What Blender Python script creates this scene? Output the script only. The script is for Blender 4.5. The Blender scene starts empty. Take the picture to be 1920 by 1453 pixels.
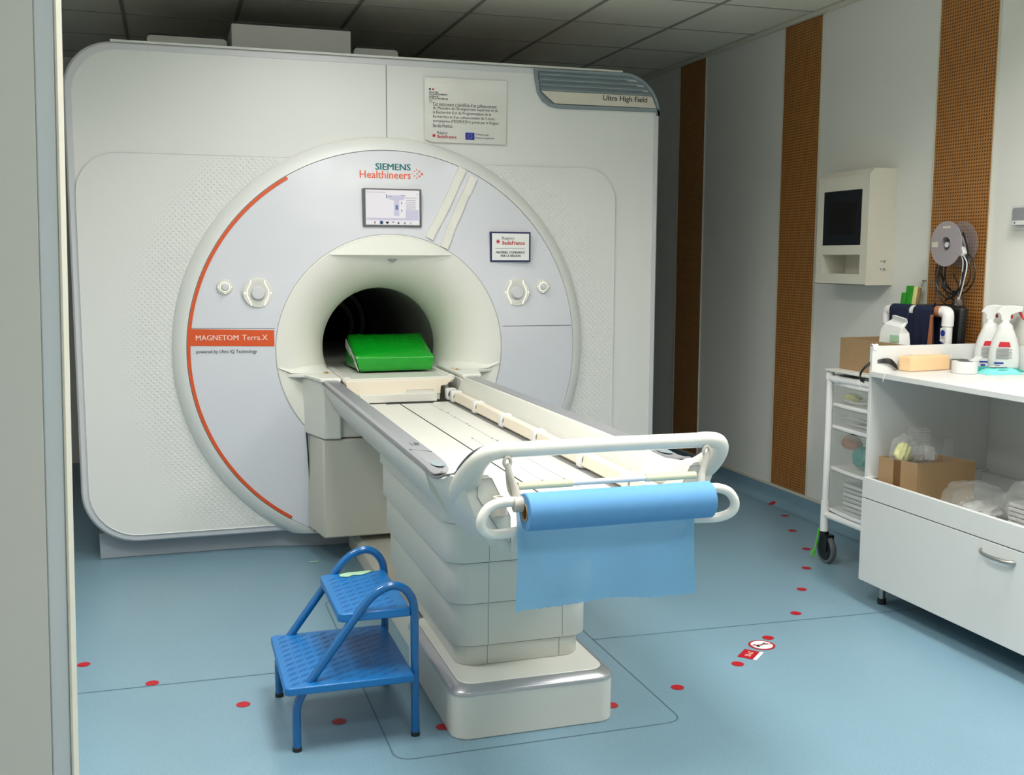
import bpy, bmesh, math, random
from mathutils import Vector, Matrix
random.seed(7)
PI = math.pi
S = bpy.context.scene
COL = S.collection

# ---------------------------------------------------------------- camera
cam = bpy.data.cameras.new('camera')
cam.sensor_fit = 'HORIZONTAL'; cam.sensor_width = 36.0
cam.lens = 2000.0 / 1920.0 * 36.0
cam.clip_start = 0.02; cam.clip_end = 60
co = bpy.data.objects.new('camera', cam); COL.objects.link(co)
YAW, PITCH, ROLL = 0.3087, 0.1206, 0.0040
fw = Vector((math.sin(YAW)*math.cos(PITCH), math.cos(YAW)*math.cos(PITCH), -math.sin(PITCH)))
r0 = Vector((math.cos(YAW), -math.sin(YAW), 0)); u0 = r0.cross(fw)
rt = r0*math.cos(ROLL) + u0*math.sin(ROLL); up = -r0*math.sin(ROLL) + u0*math.cos(ROLL)
M = Matrix.Identity(4)
for i in range(3):
    M[i][0] = rt[i]; M[i][1] = up[i]; M[i][2] = -fw[i]
M.translation = Vector((-1.0253, -5.2544, 1.4393))
co.matrix_world = M
S.camera = co

# ---------------------------------------------------------------- world, lights, exposure
S.view_settings.view_transform = 'Standard'; S.view_settings.look = 'None'
S.view_settings.gamma = 1.0; S.view_settings.use_curve_mapping = False
S.view_settings.exposure = -0.80
w = bpy.data.worlds.new('room_world'); S.world = w; w.use_nodes = True
w.node_tree.nodes['Background'].inputs[0].default_value = (0.9, 0.9, 0.88, 1)
w.node_tree.nodes['Background'].inputs[1].default_value = 0.09
CEIL = 2.77; WX = 2.353
GX, GY, TX, TY = -1.2266, 1.1939, 0.6, 0.626      # ceiling grid
def ceiling_lamp(i, j, power, nx=1):
    """recessed LED panel filling ceiling tile column i, row j (row counts towards the camera)"""
    x = GX + TX*(i+0.5*nx); y = GY - TY*(j+0.5)
    l = bpy.data.lights.new('led_panel_light', 'AREA'); l.shape = 'RECTANGLE'
    l.size = 0.56*nx; l.size_y = 0.56; l.energy = power; l.color = (1.0, 0.99, 0.972); l.spread = math.radians(150)
    o = bpy.data.objects.new('led_panel_light', l); COL.objects.link(o)
    o.location = (x, y, CEIL-0.03)
    return x, y
LAMPS = [(1, 3, 22), (4, 6, 62), (1, 6, 48), (-1, 5, 34), (4, 9, 46), (1, 9, 34)]
LAMP_POS = [ceiling_lamp(*a) for a in LAMPS]

PX, PY, PZ = 0.27, -3.3, 2.36      # added fitting, out of view, put in to brighten the ceiling
l = bpy.data.lights.new('added_ceiling_fill', 'AREA'); l.shape = 'RECTANGLE'; l.size = 1.1; l.size_y = 0.2; l.energy = 60; l.color = (1.0, 0.99, 0.972)
o = bpy.data.objects.new('added_ceiling_fill', l); COL.objects.link(o); o.location = (PX, PY, PZ+0.03); o.rotation_euler = (math.pi, 0, 0)

# ---------------------------------------------------------------- materials
def lin(c):
    return tuple(((x/255.0)/12.92 if x/255.0 <= 0.04045 else ((x/255.0+0.055)/1.055)**2.4) for x in c) + (1,)
def mat(name, rgb, rough=0.45, metal=0.0, noise=0.0, scale=30.0, bump=0.0, bscale=200.0, coat=0.0, spec=0.5, **kw):
    m = bpy.data.materials.new(name); m.use_nodes = True
    nt = m.node_tree; b = nt.nodes['Principled BSDF']
    c = lin(rgb)
    b.inputs['Base Color'].default_value = c
    b.inputs['Roughness'].default_value = rough
    b.inputs['Metallic'].default_value = metal
    b.inputs['Coat Weight'].default_value = coat
    b.inputs['Specular IOR Level'].default_value = spec
    tc = nt.nodes.new('ShaderNodeTexCoord')
    if noise:
        n = nt.nodes.new('ShaderNodeTexNoise'); n.inputs['Scale'].default_value = scale
        n.inputs['Detail'].default_value = 4
        nt.links.new(tc.outputs['Object'], n.inputs['Vector'])
        mx = nt.nodes.new('ShaderNodeMix'); mx.data_type = 'RGBA'
        mx.inputs['A'].default_value = tuple(v*(1-noise) for v in c[:3])+(1,)
        mx.inputs['B'].default_value = tuple(min(1, v*(1+noise)) for v in c[:3])+(1,)
        nt.links.new(n.outputs['Fac'], mx.inputs['Factor'])
        nt.links.new(mx.outputs['Result'], b.inputs['Base Color'])
    if bump:
        n2 = nt.nodes.new('ShaderNodeTexNoise'); n2.inputs['Scale'].default_value = bscale
        nt.links.new(tc.outputs['Object'], n2.inputs['Vector'])
        bp = nt.nodes.new('ShaderNodeBump'); bp.inputs['Strength'].default_value = bump
        bp.inputs['Distance'].default_value = 0.002
        nt.links.new(n2.outputs['Fac'], bp.inputs['Height'])
        nt.links.new(bp.outputs['Normal'], b.inputs['Normal'])
    return m
def glow(name, rgb, strength):
    m = bpy.data.materials.new(name); m.use_nodes = True
    b = m.node_tree.nodes['Principled BSDF']
    b.inputs['Base Color'].default_value = (0, 0, 0, 1)
    b.inputs['Emission Color'].default_value = lin(rgb); b.inputs['Emission Strength'].default_value = strength
    b.inputs['Roughness'].default_value = 0.3
    return m
def clear(name, rgb, alpha, rough=0.15):
    """thin translucent plastic: a mix of transparency and a glossy film"""
    m = bpy.data.materials.new(name); m.use_nodes = True
    nt = m.node_tree; b = nt.nodes['Principled BSDF']
    b.inputs['Base Color'].default_value = lin(rgb); b.inputs['Roughness'].default_value = rough
    b.inputs['Alpha'].default_value = alpha
    return m

M_cab = mat('cabinet_paint', (224, 224, 220), 0.42, noise=0.015, scale=3)
M_rim = mat('silver_rim_paint', (210, 210, 213), 0.4, noise=0.02, scale=5)
M_ring = mat('pale_ring_paint', (222, 223, 219), 0.42, noise=0.02, scale=4)
M_face = mat('cool_grey_gloss', (214, 215, 221), 0.22, noise=0.01, scale=2, coat=0.3)
M_flare = mat('warm_white_plastic', (224, 224, 215), 0.4, noise=0.012, scale=6)
M_block = mat('stone_white_plastic', (204, 201, 188), 0.45, noise=0.02, scale=8)
M_table = mat('table_white_plastic', (213, 212, 204), 0.35, noise=0.012, scale=8)
M_bellow = mat('bellows_plastic', (212, 212, 203), 0.42, noise=0.02, scale=6)
M_gloss = mat('glossy_white_plastic', (216, 216, 209), 0.16, noise=0.01, scale=8, coat=0.4)
M_greyrail = mat('grey_rail_paint', (134, 135, 139), 0.3, noise=0.02, scale=12)
M_dgrey = mat('dark_grey_paint', (95, 98, 100), 0.35, noise=0.03, scale=10)
M_silver = mat('satin_silver', (176, 177, 180), 0.28, metal=0.55, noise=0.02, scale=10)
M_cream = mat('cream_plastic', (224, 214, 196), 0.4, noise=0.015, scale=10)
M_beige = mat('beige_plastic', (218, 217, 209), 0.4, noise=0.015, scale=10)
M_black = mat('black_plastic', (14, 14, 15), 0.4, noise=0.1, scale=20)
M_lipshade = mat('lip_shade_grey', (92, 92, 84), 0.9, noise=0.05, scale=30)  # shade under the bellows lips, put in as colour
M_sleeve = mat('ivory_rubber_sleeve', (222, 214, 176), 0.5, noise=0.03, scale=30)
M_arm = mat('warm_grey_plastic', (190, 184, 174), 0.35, noise=0.03, scale=20)
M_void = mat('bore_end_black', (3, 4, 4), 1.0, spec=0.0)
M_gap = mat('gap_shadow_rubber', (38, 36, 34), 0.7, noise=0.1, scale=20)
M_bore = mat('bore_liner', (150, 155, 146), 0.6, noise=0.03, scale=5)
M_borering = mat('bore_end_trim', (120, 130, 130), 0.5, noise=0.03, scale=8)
M_plinth = mat('plinth_grey', (148, 156, 164), 0.4, noise=0.03, scale=9)
M_vent = mat('vent_grey', (128, 141, 145), 0.4, noise=0.02, scale=9)
M_ventdark = mat('vent_dark', (70, 80, 84), 0.5, noise=0.03, scale=9)
M_brushed = mat('brushed_metal', (200, 196, 186), 0.3, metal=0.8, noise=0.06, scale=4)
M_orange = mat('orange_print', (214, 84, 34), 0.35, noise=0.02, scale=12)
M_pink = mat('pale_pink_print', (250, 205, 190), 0.4, noise=0.01)
M_teal = mat('teal_print', (0, 110, 112), 0.4, noise=0.01)
M_orange2 = mat('coral_print', (232, 92, 52), 0.4, noise=0.01)
M_ink = mat('black_ink', (24, 24, 26), 0.5, noise=0.02)
M_greyink = mat('grey_ink', (96, 96, 100), 0.5, noise=0.02)
M_navyink = mat('navy_ink', (28, 30, 84), 0.5, noise=0.02)
M_redink = mat('red_ink', (190, 26, 40), 0.5, noise=0.02)
M_blueink = mat('flag_blue', (22, 46, 150), 0.5, noise=0.02)
M_yellow = mat('yellow_print', (226, 178, 40), 0.5, noise=0.02)
M_paper = mat('white_paper', (236, 236, 232), 0.5, noise=0.01, scale=20)
M_lam = mat('laminated_paper', (218, 217, 210), 0.12, noise=0.01, scale=6, bump=0.15, bscale=9, coat=0.8)
M_tape = mat('pale_plastic_tape', (226, 224, 214), 0.18, noise=0.02, scale=20, bump=0.6, bscale=60)
M_green = mat('green_vinyl', (0, 150, 26), 0.2, noise=0.1, scale=9, bump=1.0, bscale=22, spec=0.6)
M_white = mat('white_plastic', (216, 216, 213), 0.3, noise=0.01, scale=10)
M_blue = mat('blue_enamel', (0, 92, 154), 0.22, noise=0.03, scale=9, coat=0.5)
M_tread = mat('blue_rubber_tread', (20, 108, 174), 0.32, noise=0.05, scale=18, bump=0.5, bscale=160)
M_rib = mat('tread_rib_rubber', (10, 88, 150), 0.4, noise=0.1, scale=30)
M_rubber = mat('black_rubber', (26, 27, 30), 0.6, noise=0.1, scale=30)
M_roll = mat('blue_paper_roll', (84, 142, 190), 0.7, noise=0.03, scale=60, bump=0.1, bscale=500)
M_carton = mat('cardboard', (156, 128, 92), 0.75, noise=0.06, scale=25, bump=0.2, bscale=120)
M_carton_d = mat('cardboard_tape', (110, 78, 44), 0.3, noise=0.08, scale=25)
M_melamine = mat('white_melamine', (216, 216, 213), 0.4, noise=0.012, scale=6)
M_foam = mat('peach_foam', (240, 196, 138), 0.7, noise=0.06, scale=12, bump=0.4, bscale=200)
M_foam2 = mat('pale_peach_foam', (238, 204, 170), 0.7, noise=0.05, scale=12, bump=0.4, bscale=200)
M_cling = clear('cling_film', (250, 240, 225), 0.18, 0.08)
M_film = clear('clear_film', (232, 234, 230), 0.17, 0.06)
M_drawer = clear('frosted_drawer_plastic', (196, 200, 192), 0.30, 0.2)
M_reel = clear('smoky_reel_plastic', (176, 168, 172), 0.72, 0.25)
M_reel2 = clear('clear_reel_plastic', (176, 168, 172), 0.3, 0.2)
M_navy = mat('navy_cloth', (10, 22, 56), 0.8, noise=0.1, scale=30, bump=0.4, bscale=300)
M_pvc = mat('white_pipe', (238, 236, 234), 0.28, noise=0.01, scale=10)
M_skin = mat('terracotta_sleeve', (176, 108, 74), 0.5, noise=0.05, scale=20)
M_green2 = mat('green_packet', (44, 150, 40), 0.35, noise=0.15, scale=20)
M_lime = mat('pale_green_label', (170, 210, 172), 0.45, noise=0.05, scale=20)
M_aqua = mat('aqua_packet', (120, 214, 206), 0.35, noise=0.12, scale=14)
M_aqua2 = mat('teal_packet', (0, 150, 140), 0.35, noise=0.08, scale=14)
M_red = mat('red_plastic', (178, 22, 44), 0.3, noise=0.03, scale=20)
M_reddot = mat('red_floor_sticker', (172, 12, 30), 0.5, noise=0.04, scale=40)
M_wallcab = mat('ivory_powder_coat', (214, 210, 194), 0.45, noise=0.015, scale=8, bump=0.1, bscale=500)
M_screenoff = mat('dark_tinted_glass', (12, 20, 28), 0.12, noise=0.05, scale=4, coat=0.4)
M_screenoff2 = mat('black_glass', (3, 3, 5), 0.1, noise=0.05, scale=4, coat=0.4)
M_steel = mat('brushed_steel', (170, 168, 162), 0.3, metal=0.85, noise=0.04, scale=20)
M_limeclip = mat('lime_plastic', (90, 200, 50), 0.35, noise=0.04, scale=20)
M_yel = mat('pale_yellow_foam', (234, 230, 150), 0.7, noise=0.05, scale=30)
M_skirt = mat('wall_strip_paint', (206, 202, 186), 0.5, noise=0.02, scale=10)
M_wall = mat('wall_panel_paint', (224, 223, 216), 0.5, noise=0.015, scale=2.5)
M_door = mat('door_paint', (206, 204, 196), 0.45, noise=0.02, scale=2.0)
M_jamb = mat('door_edge_metal', (206, 212, 214), 0.4, noise=0.02, scale=3)
M_led = glow('led_panel_diffuser', (255, 252, 244), 2.4)
M_scrwhite = glow('screen_white', (250, 246, 248), 1.45)
M_scrlilac = glow('screen_lilac', (222, 220, 238), 1.35)
M_scrblue = glow('screen_blue', (130, 160, 205), 1.0)
M_scrdark = glow('screen_black', (18, 16, 28), 0.5)
M_scrgrey = glow('screen_grey', (176, 176, 188), 1.1)
M_lit = glow('lit_white_line', (255, 252, 228), 2.3)

def make_floor_mat():
    m = mat('blue_vinyl_floor', (118, 158, 182), 0.36)
    nt = m.node_tree; b = nt.nodes['Principled BSDF']; tc = nt.nodes['Texture Coordinate']
    n = nt.nodes.new('ShaderNodeTexNoise'); n.inputs['Scale'].default_value = 220; n.inputs['Detail'].default_value = 3
    n2 = nt.nodes.new('ShaderNodeTexNoise'); n2.inputs['Scale'].default_value = 1.3; n2.inputs['Detail'].default_value = 5
    for q in (n, n2): nt.links.new(tc.outputs['Object'], q.inputs['Vector'])
    r = nt.nodes.new('ShaderNodeValToRGB')
    r.color_ramp.elements[0].position = 0.30; r.color_ramp.elements[0].color = lin((112, 144, 160))
    r.color_ramp.elements[1].position = 0.55; r.color_ramp.elements[1].color = lin((122, 154, 170))
    e = r.color_ramp.elements.new(0.74); e.color = lin((132, 163, 178))
    nt.links.new(n.outputs['Fac'], r.inputs['Fac'])
    mx = nt.nodes.new('ShaderNodeMix'); mx.data_type = 'RGBA'; mx.blend_type = 'MULTIPLY'
    mx.inputs['Factor'].default_value = 0.35
    mr = nt.nodes.new('ShaderNodeMapRange'); mr.inputs['From Min'].default_value = 0.3; mr.inputs['From Max'].default_value = 0.7
    mr.inputs['To Min'].default_value = 0.8; mr.inputs['To Max'].default_value = 1.05
    nt.links.new(n2.outputs['Fac'], mr.inputs['Value'])
    nt.links.new(r.outputs['Color'], mx.inputs['A']); nt.links.new(mr.outputs['Result'], mx.inputs['B'])
    nt.links.new(mx.outputs['Result'], b.inputs['Base Color'])
    bp = nt.nodes.new('ShaderNodeBump'); bp.inputs['Strength'].default_value = 0.05; bp.inputs['Distance'].default_value = 0.001
    nt.links.new(n.outputs['Fac'], bp.inputs['Height']); nt.links.new(bp.outputs['Normal'], b.inputs['Normal'])
    return m
M_floor = make_floor_mat()
M_seam = mat('floor_weld_seam', (82, 108, 122), 0.5, noise=0.05, scale=40)

def make_perf_mat():
    """perforated brown acoustic board: square holes on a 15.3 mm grid"""
    m = mat('perforated_board', (168, 122, 62), 0.55)
    nt = m.node_tree; b = nt.nodes['Principled BSDF']; tc = nt.nodes['Texture Coordinate']
    sp = nt.nodes.new('ShaderNodeSeparateXYZ'); nt.links.new(tc.outputs['Object'], sp.inputs[0])
    def hole(sock, off):
        a = nt.nodes.new('ShaderNodeMath'); a.operation = 'MULTIPLY_ADD'; a.inputs[1].default_value = 1/0.0153; a.inputs[2].default_value = off
        f = nt.nodes.new('ShaderNodeMath'); f.operation = 'FRACT'
        s = nt.nodes.new('ShaderNodeMath'); s.operation = 'SUBTRACT'; s.inputs[1].default_value = 0.5
        ab = nt.nodes.new('ShaderNodeMath'); ab.operation = 'ABSOLUTE'
        lt = nt.nodes.new('ShaderNodeMath'); lt.operation = 'LESS_THAN'; lt.inputs[1].default_value = 0.225
        nt.links.new(sock, a.inputs[0]); nt.links.new(a.outputs[0], f.inputs[0]); nt.links.new(f.outputs[0], s.inputs[0])
        nt.links.new(s.outputs[0], ab.inputs[0]); nt.links.new(ab.outputs[0], lt.inputs[0])
        return lt.outputs[0]
    mu = nt.nodes.new('ShaderNodeMath'); mu.operation = 'MULTIPLY'
    nt.links.new(hole(sp.outputs['Y'], 0.5), mu.inputs[0]); nt.links.new(hole(sp.outputs['Z'], 0.5), mu.inputs[1])
    n = nt.nodes.new('ShaderNodeTexNoise'); n.inputs['Scale'].default_value = 14; nt.links.new(tc.outputs['Object'], n.inputs['Vector'])
    w0 = nt.nodes.new('ShaderNodeMix'); w0.data_type = 'RGBA'
    w0.inputs['A'].default_value = lin((154, 100, 44)); w0.inputs['B'].default_value = lin((178, 122, 60))
    nt.links.new(n.outputs['Fac'], w0.inputs['Factor'])
    w1 = nt.nodes.new('ShaderNodeMix'); w1.data_type = 'RGBA'; w1.inputs['B'].default_value = lin((38, 14, 8))
    nt.links.new(mu.outputs[0], w1.inputs['Factor']); nt.links.new(w0.outputs['Result'], w1.inputs['A'])
    nt.links.new(w1.outputs['Result'], b.inputs['Base Color'])
    return m
M_perf = make_perf_mat()
def make_tile_mat():
    m = mat('mineral_ceiling_tile', (232, 229, 212), 0.9, noise=0.05, scale=90, bump=0.3, bscale=300)
    return m
M_tile = make_tile_mat()
M_tbar = mat('ceiling_tee_paint', (150, 150, 136), 0.6, noise=0.03, scale=10)
M_sheet = bpy.data.materials.new('blue_tissue_sheet'); M_sheet.use_nodes = True
def _sheet(m):
    nt = m.node_tree; b = nt.nodes['Principled BSDF']; out = nt.nodes['Material Output']
    b.inputs['Base Color'].default_value = lin((126, 184, 222)); b.inputs['Roughness'].default_value = 0.8
    tr = nt.nodes.new('ShaderNodeBsdfTranslucent'); tr.inputs['Color'].default_value = lin((126, 184, 222))
    tp = nt.nodes.new('ShaderNodeBsdfTransparent')
    m1 = nt.nodes.new('ShaderNodeMixShader'); m1.inputs[0].default_value = 0.35
    m2 = nt.nodes.new('ShaderNodeMixShader')
    tc = nt.nodes.new('ShaderNodeTexCoord'); n = nt.nodes.new('ShaderNodeTexNoise'); n.inputs['Scale'].default_value = 350
    nt.links.new(tc.outputs['Object'], n.inputs['Vector'])
    mr = nt.nodes.new('ShaderNodeMapRange'); mr.inputs['To Min'].default_value = 0.06; mr.inputs['To Max'].default_value = 0.2
    nt.links.new(n.outputs['Fac'], mr.inputs['Value']); nt.links.new(mr.outputs['Result'], m2.inputs[0])
    nt.links.new(b.outputs[0], m1.inputs[1]); nt.links.new(tr.outputs[0], m1.inputs[2])
    nt.links.new(m1.outputs[0], m2.inputs[1]); nt.links.new(tp.outputs[0], m2.inputs[2])
    nt.links.new(m2.outputs[0], out.inputs['Surface'])
_sheet(M_sheet)

# ---------------------------------------------------------------- mesh helpers
def thing(name, label, cat, loc=(0, 0, 0), group=None):
    o = bpy.data.objects.new(name, None); COL.objects.link(o); o.location = loc
    o.empty_display_size = 0.05
    o['label'] = label; o['category'] = cat
    if group: o['group'] = group
    return o
def root_loc(p):
    v = Vector((0, 0, 0))
    while p is not None:
        v += Vector(p.location); p = p.parent
    return v
def obj(name, bm, m, parent=None, origin=None, smooth=True, bevel=0.0, seg=2, angle=35):
    """bm holds world coordinates; the mesh is stored relative to its parent (or to origin)"""
    base = root_loc(parent) if parent is not None else Vector((0, 0, 0))
    off = Vector(origin) if origin is not None else base
    bmesh.ops.recalc_face_normals(bm, faces=bm.faces)
    bmesh.ops.translate(bm, verts=bm.verts, vec=-off)
    me = bpy.data.meshes.new(name); bm.to_mesh(me); bm.free()
    for mm in (m if isinstance(m, (list, tuple)) else [m]): me.materials.append(mm)
    o = bpy.data.objects.new(name, me); COL.objects.link(o)
    if parent is not None: o.parent = parent
    o.location = off - base
    if smooth:
        for p in me.polygons: p.use_smooth = True
        try: me.set_sharp_from_angle(angle=math.radians(angle))
        except Exception: pass
    if bevel:
        b = o.modifiers.new('bevel', 'BEVEL'); b.width = bevel; b.segments = seg
        b.limit_method = 'ANGLE'; b.angle_limit = math.radians(40); b.harden_normals = False
    return o
def single(name, bm, m, label, cat, origin, group=None, **kw):
    o = obj(name, bm, m, None, origin, **kw); o['label'] = label; o['category'] = cat
    if group: o['group'] = group
    return o
def struct(name, bm, m, **kw):
    o = obj(name, bm, m, None, (0, 0, 0), **kw); o['kind'] = 'structure'; return o
def box(bm, x0, x1, y0, y1, z0, z1, mi=0):
    vs = [bm.verts.new(p) for p in ((x0, y0, z0), (x1, y0, z0), (x1, y1, z0), (x0, y1, z0), (x0, y0, z1), (x1, y0, z1), (x1, y1, z1), (x0, y1, z1))]
    for f in ((0, 3, 2, 1), (4, 5, 6, 7), (0, 1, 5, 4), (1, 2, 6, 5), (2, 3, 7, 6), (3, 0, 4, 7)):
        bm.faces.new([vs[i] for i in f]).material_index = mi
    return vs
def BX(*a, mi=0):
    bm = bmesh.new(); box(bm, *a, mi=mi); return bm
def prism(bm, pts, a, b, axis='z', mi=0):
    """extrude polygon pts between a and b along an axis; pts are the other two coordinates in xyz order"""
    def P(u, v, t):
        return {'x': (t, u, v), 'y': (u, t, v), 'z': (u, v, t)}[axis]
    lo = [bm.verts.new(P(u, v, a)) for u, v in pts]; hi = [bm.verts.new(P(u, v, b)) for u, v in pts]
    n = len(pts)
    bm.faces.new(lo[::-1]).material_index = mi; bm.faces.new(hi).material_index = mi
    for i in range(n):
        bm.faces.new((lo[i], lo[(i+1) % n], hi[(i+1) % n], hi[i])).material_index = mi
    return lo, hi
def rrect(x0, x1, z0, z1, r, n=8):
    rs = r if isinstance(r, (list, tuple)) else [r]*4     # bl, br, tr, tl
    out = []
    for (cx, cz, a0, rr) in ((x0+rs[0], z0+rs[0], PI, rs[0]), (x1-rs[1], z0+rs[1], 1.5*PI, rs[1]), (x1-rs[2], z1-rs[2], 0, rs[2]), (x0+rs[3], z1-rs[3], 0.5*PI, rs[3])):
        if rr <= 0: out.append((cx, cz)); continue
        for k in range(n+1):
            a = a0+0.5*PI*k/n; out.append((cx+rr*math.cos(a), cz+rr*math.sin(a)))
    return out
def lathe(bm, prof, axis='z', c=(0, 0, 0), n=48, a0=0.0, a1=2*PI, closed_prof=False, mi=0):
    """prof: list of (radius, height along axis)"""
    full = abs(a1-a0-2*PI) < 1e-6
    cols = []
    for k in range(n if full else n+1):
        a = a0+(a1-a0)*k/n; ca, sa = math.cos(a), math.sin(a)
        col = []
        for r, h in prof:
            p = {'z': (r*ca, r*sa, h), 'y': (r*ca, h, r*sa), 'x': (h, r*ca, r*sa)}[axis]
            col.append(bm.verts.new((c[0]+p[0], c[1]+p[1], c[2]+p[2])))
        cols.append(col)
    m = len(prof)
    for k in range(n):
        A = cols[k]; B = cols[(k+1) % len(cols)]
        for i in range(m if closed_prof else m-1):
            j = (i+1) % m
            try: bm.faces.new((A[i], B[i], B[j], A[j])).material_index = mi
            except ValueError: pass
    bmesh.ops.remove_doubles(bm, verts=bm.verts, dist=1e-6)
    return bm
def cyl(bm, p0, p1, r0, r1=None, n=20, mi=0, cap=True):
    tube(bm, [p0, p1], [r0, r0 if r1 is None else r1], n=n, mi=mi, cap=cap)
def tube(bm, pts, rad, n=12, closed=False, mi=0, cap=True):
    pts = [Vector(p) for p in pts]; N = len(pts)
    rads = rad if isinstance(rad, (list, tuple)) else [rad]*N
    T = []
    for i in range(N):
        a = pts[(i-1) % N] if (closed or i > 0) else pts[i]
        b = pts[(i+1) % N] if (closed or i < N-1) else pts[i]
        T.append((b-a).normalized())
    up_ = Vector((0, 0, 1)) if abs(T[0].z) < 0.9 else Vector((1, 0, 0))
    nrm = T[0].cross(up_).normalized()
    rings = []
    for i in range(N):
        nrm = (nrm - T[i]*nrm.dot(T[i])).normalized()
        bn = T[i].cross(nrm)
        rings.append([bm.verts.new(pts[i] + (nrm*math.cos(2*PI*k/n) + bn*math.sin(2*PI*k/n))*rads[i]) for k in range(n)])
    for i in range(N if closed else N-1):
        A, B = rings[i], rings[(i+1) % N]
        for k in range(n):
            bm.faces.new((A[k], A[(k+1) % n], B[(k+1) % n], B[k])).material_index = mi
    if cap and not closed:
        bm.faces.new(rings[0][::-1]).material_index = mi; bm.faces.new(rings[-1]).material_index = mi
    return bm
def spline(ctrl, n=8, closed=False):
    """Catmull-Rom through control points (any dimension)"""
    P = [Vector(c) for c in ctrl]; N = len(P); out = []
    segs = N if closed else N-1
    for i in range(segs):
        p0 = P[(i-1) % N] if (closed or i > 0) else P[0]*2-P[1]
        p1 = P[i]; p2 = P[(i+1) % N]
        p3 = P[(i+2) % N] if (closed or i+2 < N) else p2*2-p1
        for k in range(n):
            t = k/n
            out.append(0.5*((2*p1)+(p2-p0)*t+(2*p0-5*p1+4*p2-p3)*t*t+(3*p1-p0-3*p2+p3)*t**3))
    if not closed: out.append(P[-1])
    return out
def loft(bm, rings, cap=True, mi=0):
    R_ = [[bm.verts.new(p) for p in r] for r in rings]; n = len(R_[0])
    for A, B in zip(R_[:-1], R_[1:]):
        for k in range(n): bm.faces.new((A[k], A[(k+1) % n], B[(k+1) % n], B[k])).material_index = mi
    if cap: bm.faces.new(R_[0][::-1]).material_index = mi; bm.faces.new(R_[-1]).material_index = mi
    return bm
def text_bm(s, mapf, w=None, h=None, align='l', bold=0.0, res=2, line=1.0):
    """lettering as flat mesh. mapf(u, v) -> world. Size set by width w and/or height h (of the whole block)."""
    cu = bpy.data.curves.new('lettering', 'FONT'); cu.body = s; cu.resolution_u = res; cu.offset = 0.0
    cu.space_line = line
    ob = bpy.data.objects.new('lettering', cu); COL.objects.link(ob)
    bpy.context.view_layer.update()
    dg = bpy.context.evaluated_depsgraph_get()
    me = bpy.data.meshes.new_from_object(ob.evaluated_get(dg))
    bm = bmesh.new(); bm.from_mesh(me)
    bpy.data.objects.remove(ob); bpy.data.curves.remove(cu); bpy.data.meshes.remove(me)
    xs = [v.co.x for v in bm.verts]; ys = [v.co.y for v in bm.verts]
    x0, x1, y0, y1 = min(xs), max(xs), min(ys), max(ys)
    su = (w/(x1-x0)) if w else (h/(y1-y0)); sv = (h/(y1-y0)) if h else su
    ax = {'l': 0, 'c': 0.5, 'r': 1}[align]
    outs = []; f0 = Vector(mapf(0, 0)); nn = (Vector(mapf(1e-3, 0))-f0).cross(Vector(mapf(0, 1e-3))-f0).normalized()
    for sh in ((0,) if bold <= 0.008 else (-1, 0, 1)):      # heavier weight: overlapping strokes
        b2 = bm.copy()
        for v in b2.verts:
            u = (v.co.x-x0 - ax*(x1-x0) + sh*(bold-0.006)*0.9)*su; t = (v.co.y-y0)*sv
            v.co = Vector(mapf(u, t)) + nn*0.00025*sh
        outs.append(b2)
    bm.free()
    return join(*outs)
def join(*bms):
    out = bmesh.new()
    for b in bms:
        me = bpy.data.meshes.new('t'); b.to_mesh(me); b.free(); out.from_mesh(me); bpy.data.meshes.remove(me)
    return out
def flat(polys, mapf, mi=0):
    bm = bmesh.new()
    for pl in polys:
        f = bm.faces.new([bm.verts.new(mapf(*p)) for p in pl]); f.material_index = mi
    return bm
def disc(cx, cz, r, n=24, r2=None):
    r2 = r if r2 is None else r2
    return [(cx+r*math.cos(2*PI*k/n), cz+r2*math.sin(2*PI*k/n)) for k in range(n)]
def star(cx, cz, R, r, n=8):
    return [(cx+(R if k % 2 == 0 else r)*math.cos(PI*k/n+PI/2), cz+(R if k % 2 == 0 else r)*math.sin(PI*k/n+PI/2)) for k in range(2*n)]

# ================================================================ ROOM
bm = bmesh.new()
box(bm, -2.3, WX+0.1, -6.6, 2.75, -0.08, 0.0)
def strip(bm, p, q, wd=0.006, z=0.0006, mi=1):
    p, q = Vector(p), Vector(q); d = (q-p).normalized(); n = Vector((-d.y, d.x))*wd/2
    vs = [bm.verts.new((a.x, a.y, z)) for a in (p-n, q-n, q+n, p+n)]
    bm.faces.new(vs).material_index = mi
strip(bm, (-2.2, -1.575), (-0.455, -1.605)); strip(bm, (0.458, -1.62), (2.3, -1.70))
ol = rrect(-0.452, 0.462, -2.372, -0.86, 0.05, 5)
for a, b in zip(ol, ol[1:]+ol[:1]): strip(bm, a, b, 0.005)
struct('floor', bm, [M_floor, M_seam], smooth=False)

# blue vinyl cove along the right wall
def cove_pt(s):
    """arc length s measured from x = WX-0.05 along floor, then up the cove"""
    r = 0.05
    if s <= 0: return WX-r+s, 0.0
    a = s/r
    if a < PI/2: return WX-r+r*math.sin(a), r-r*math.cos(a)
    return WX-0.0005, r+(s-r*PI/2)
def cove(name, pts, y0, y1):
    bm = bmesh.new()
    prof = [cove_pt(s) for s in [-0.004+i*(0.13/14) for i in range(15)]]
    prof = [(x, z) for x, z in prof if z <= 0.1]
    A = [bm.verts.new((x-0.0015, y0, z+0.0015)) for x, z in prof]; B = [bm.verts.new((x-0.0015, y1, z+0.0015)) for x, z in prof]
    for i in range(len(prof)-1): bm.faces.new((A[i], B[i], B[i+1], A[i+1]))
    return struct(name, bm, M_floor)
cove('baseboard_right', None, -6.5, 2.7)

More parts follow.
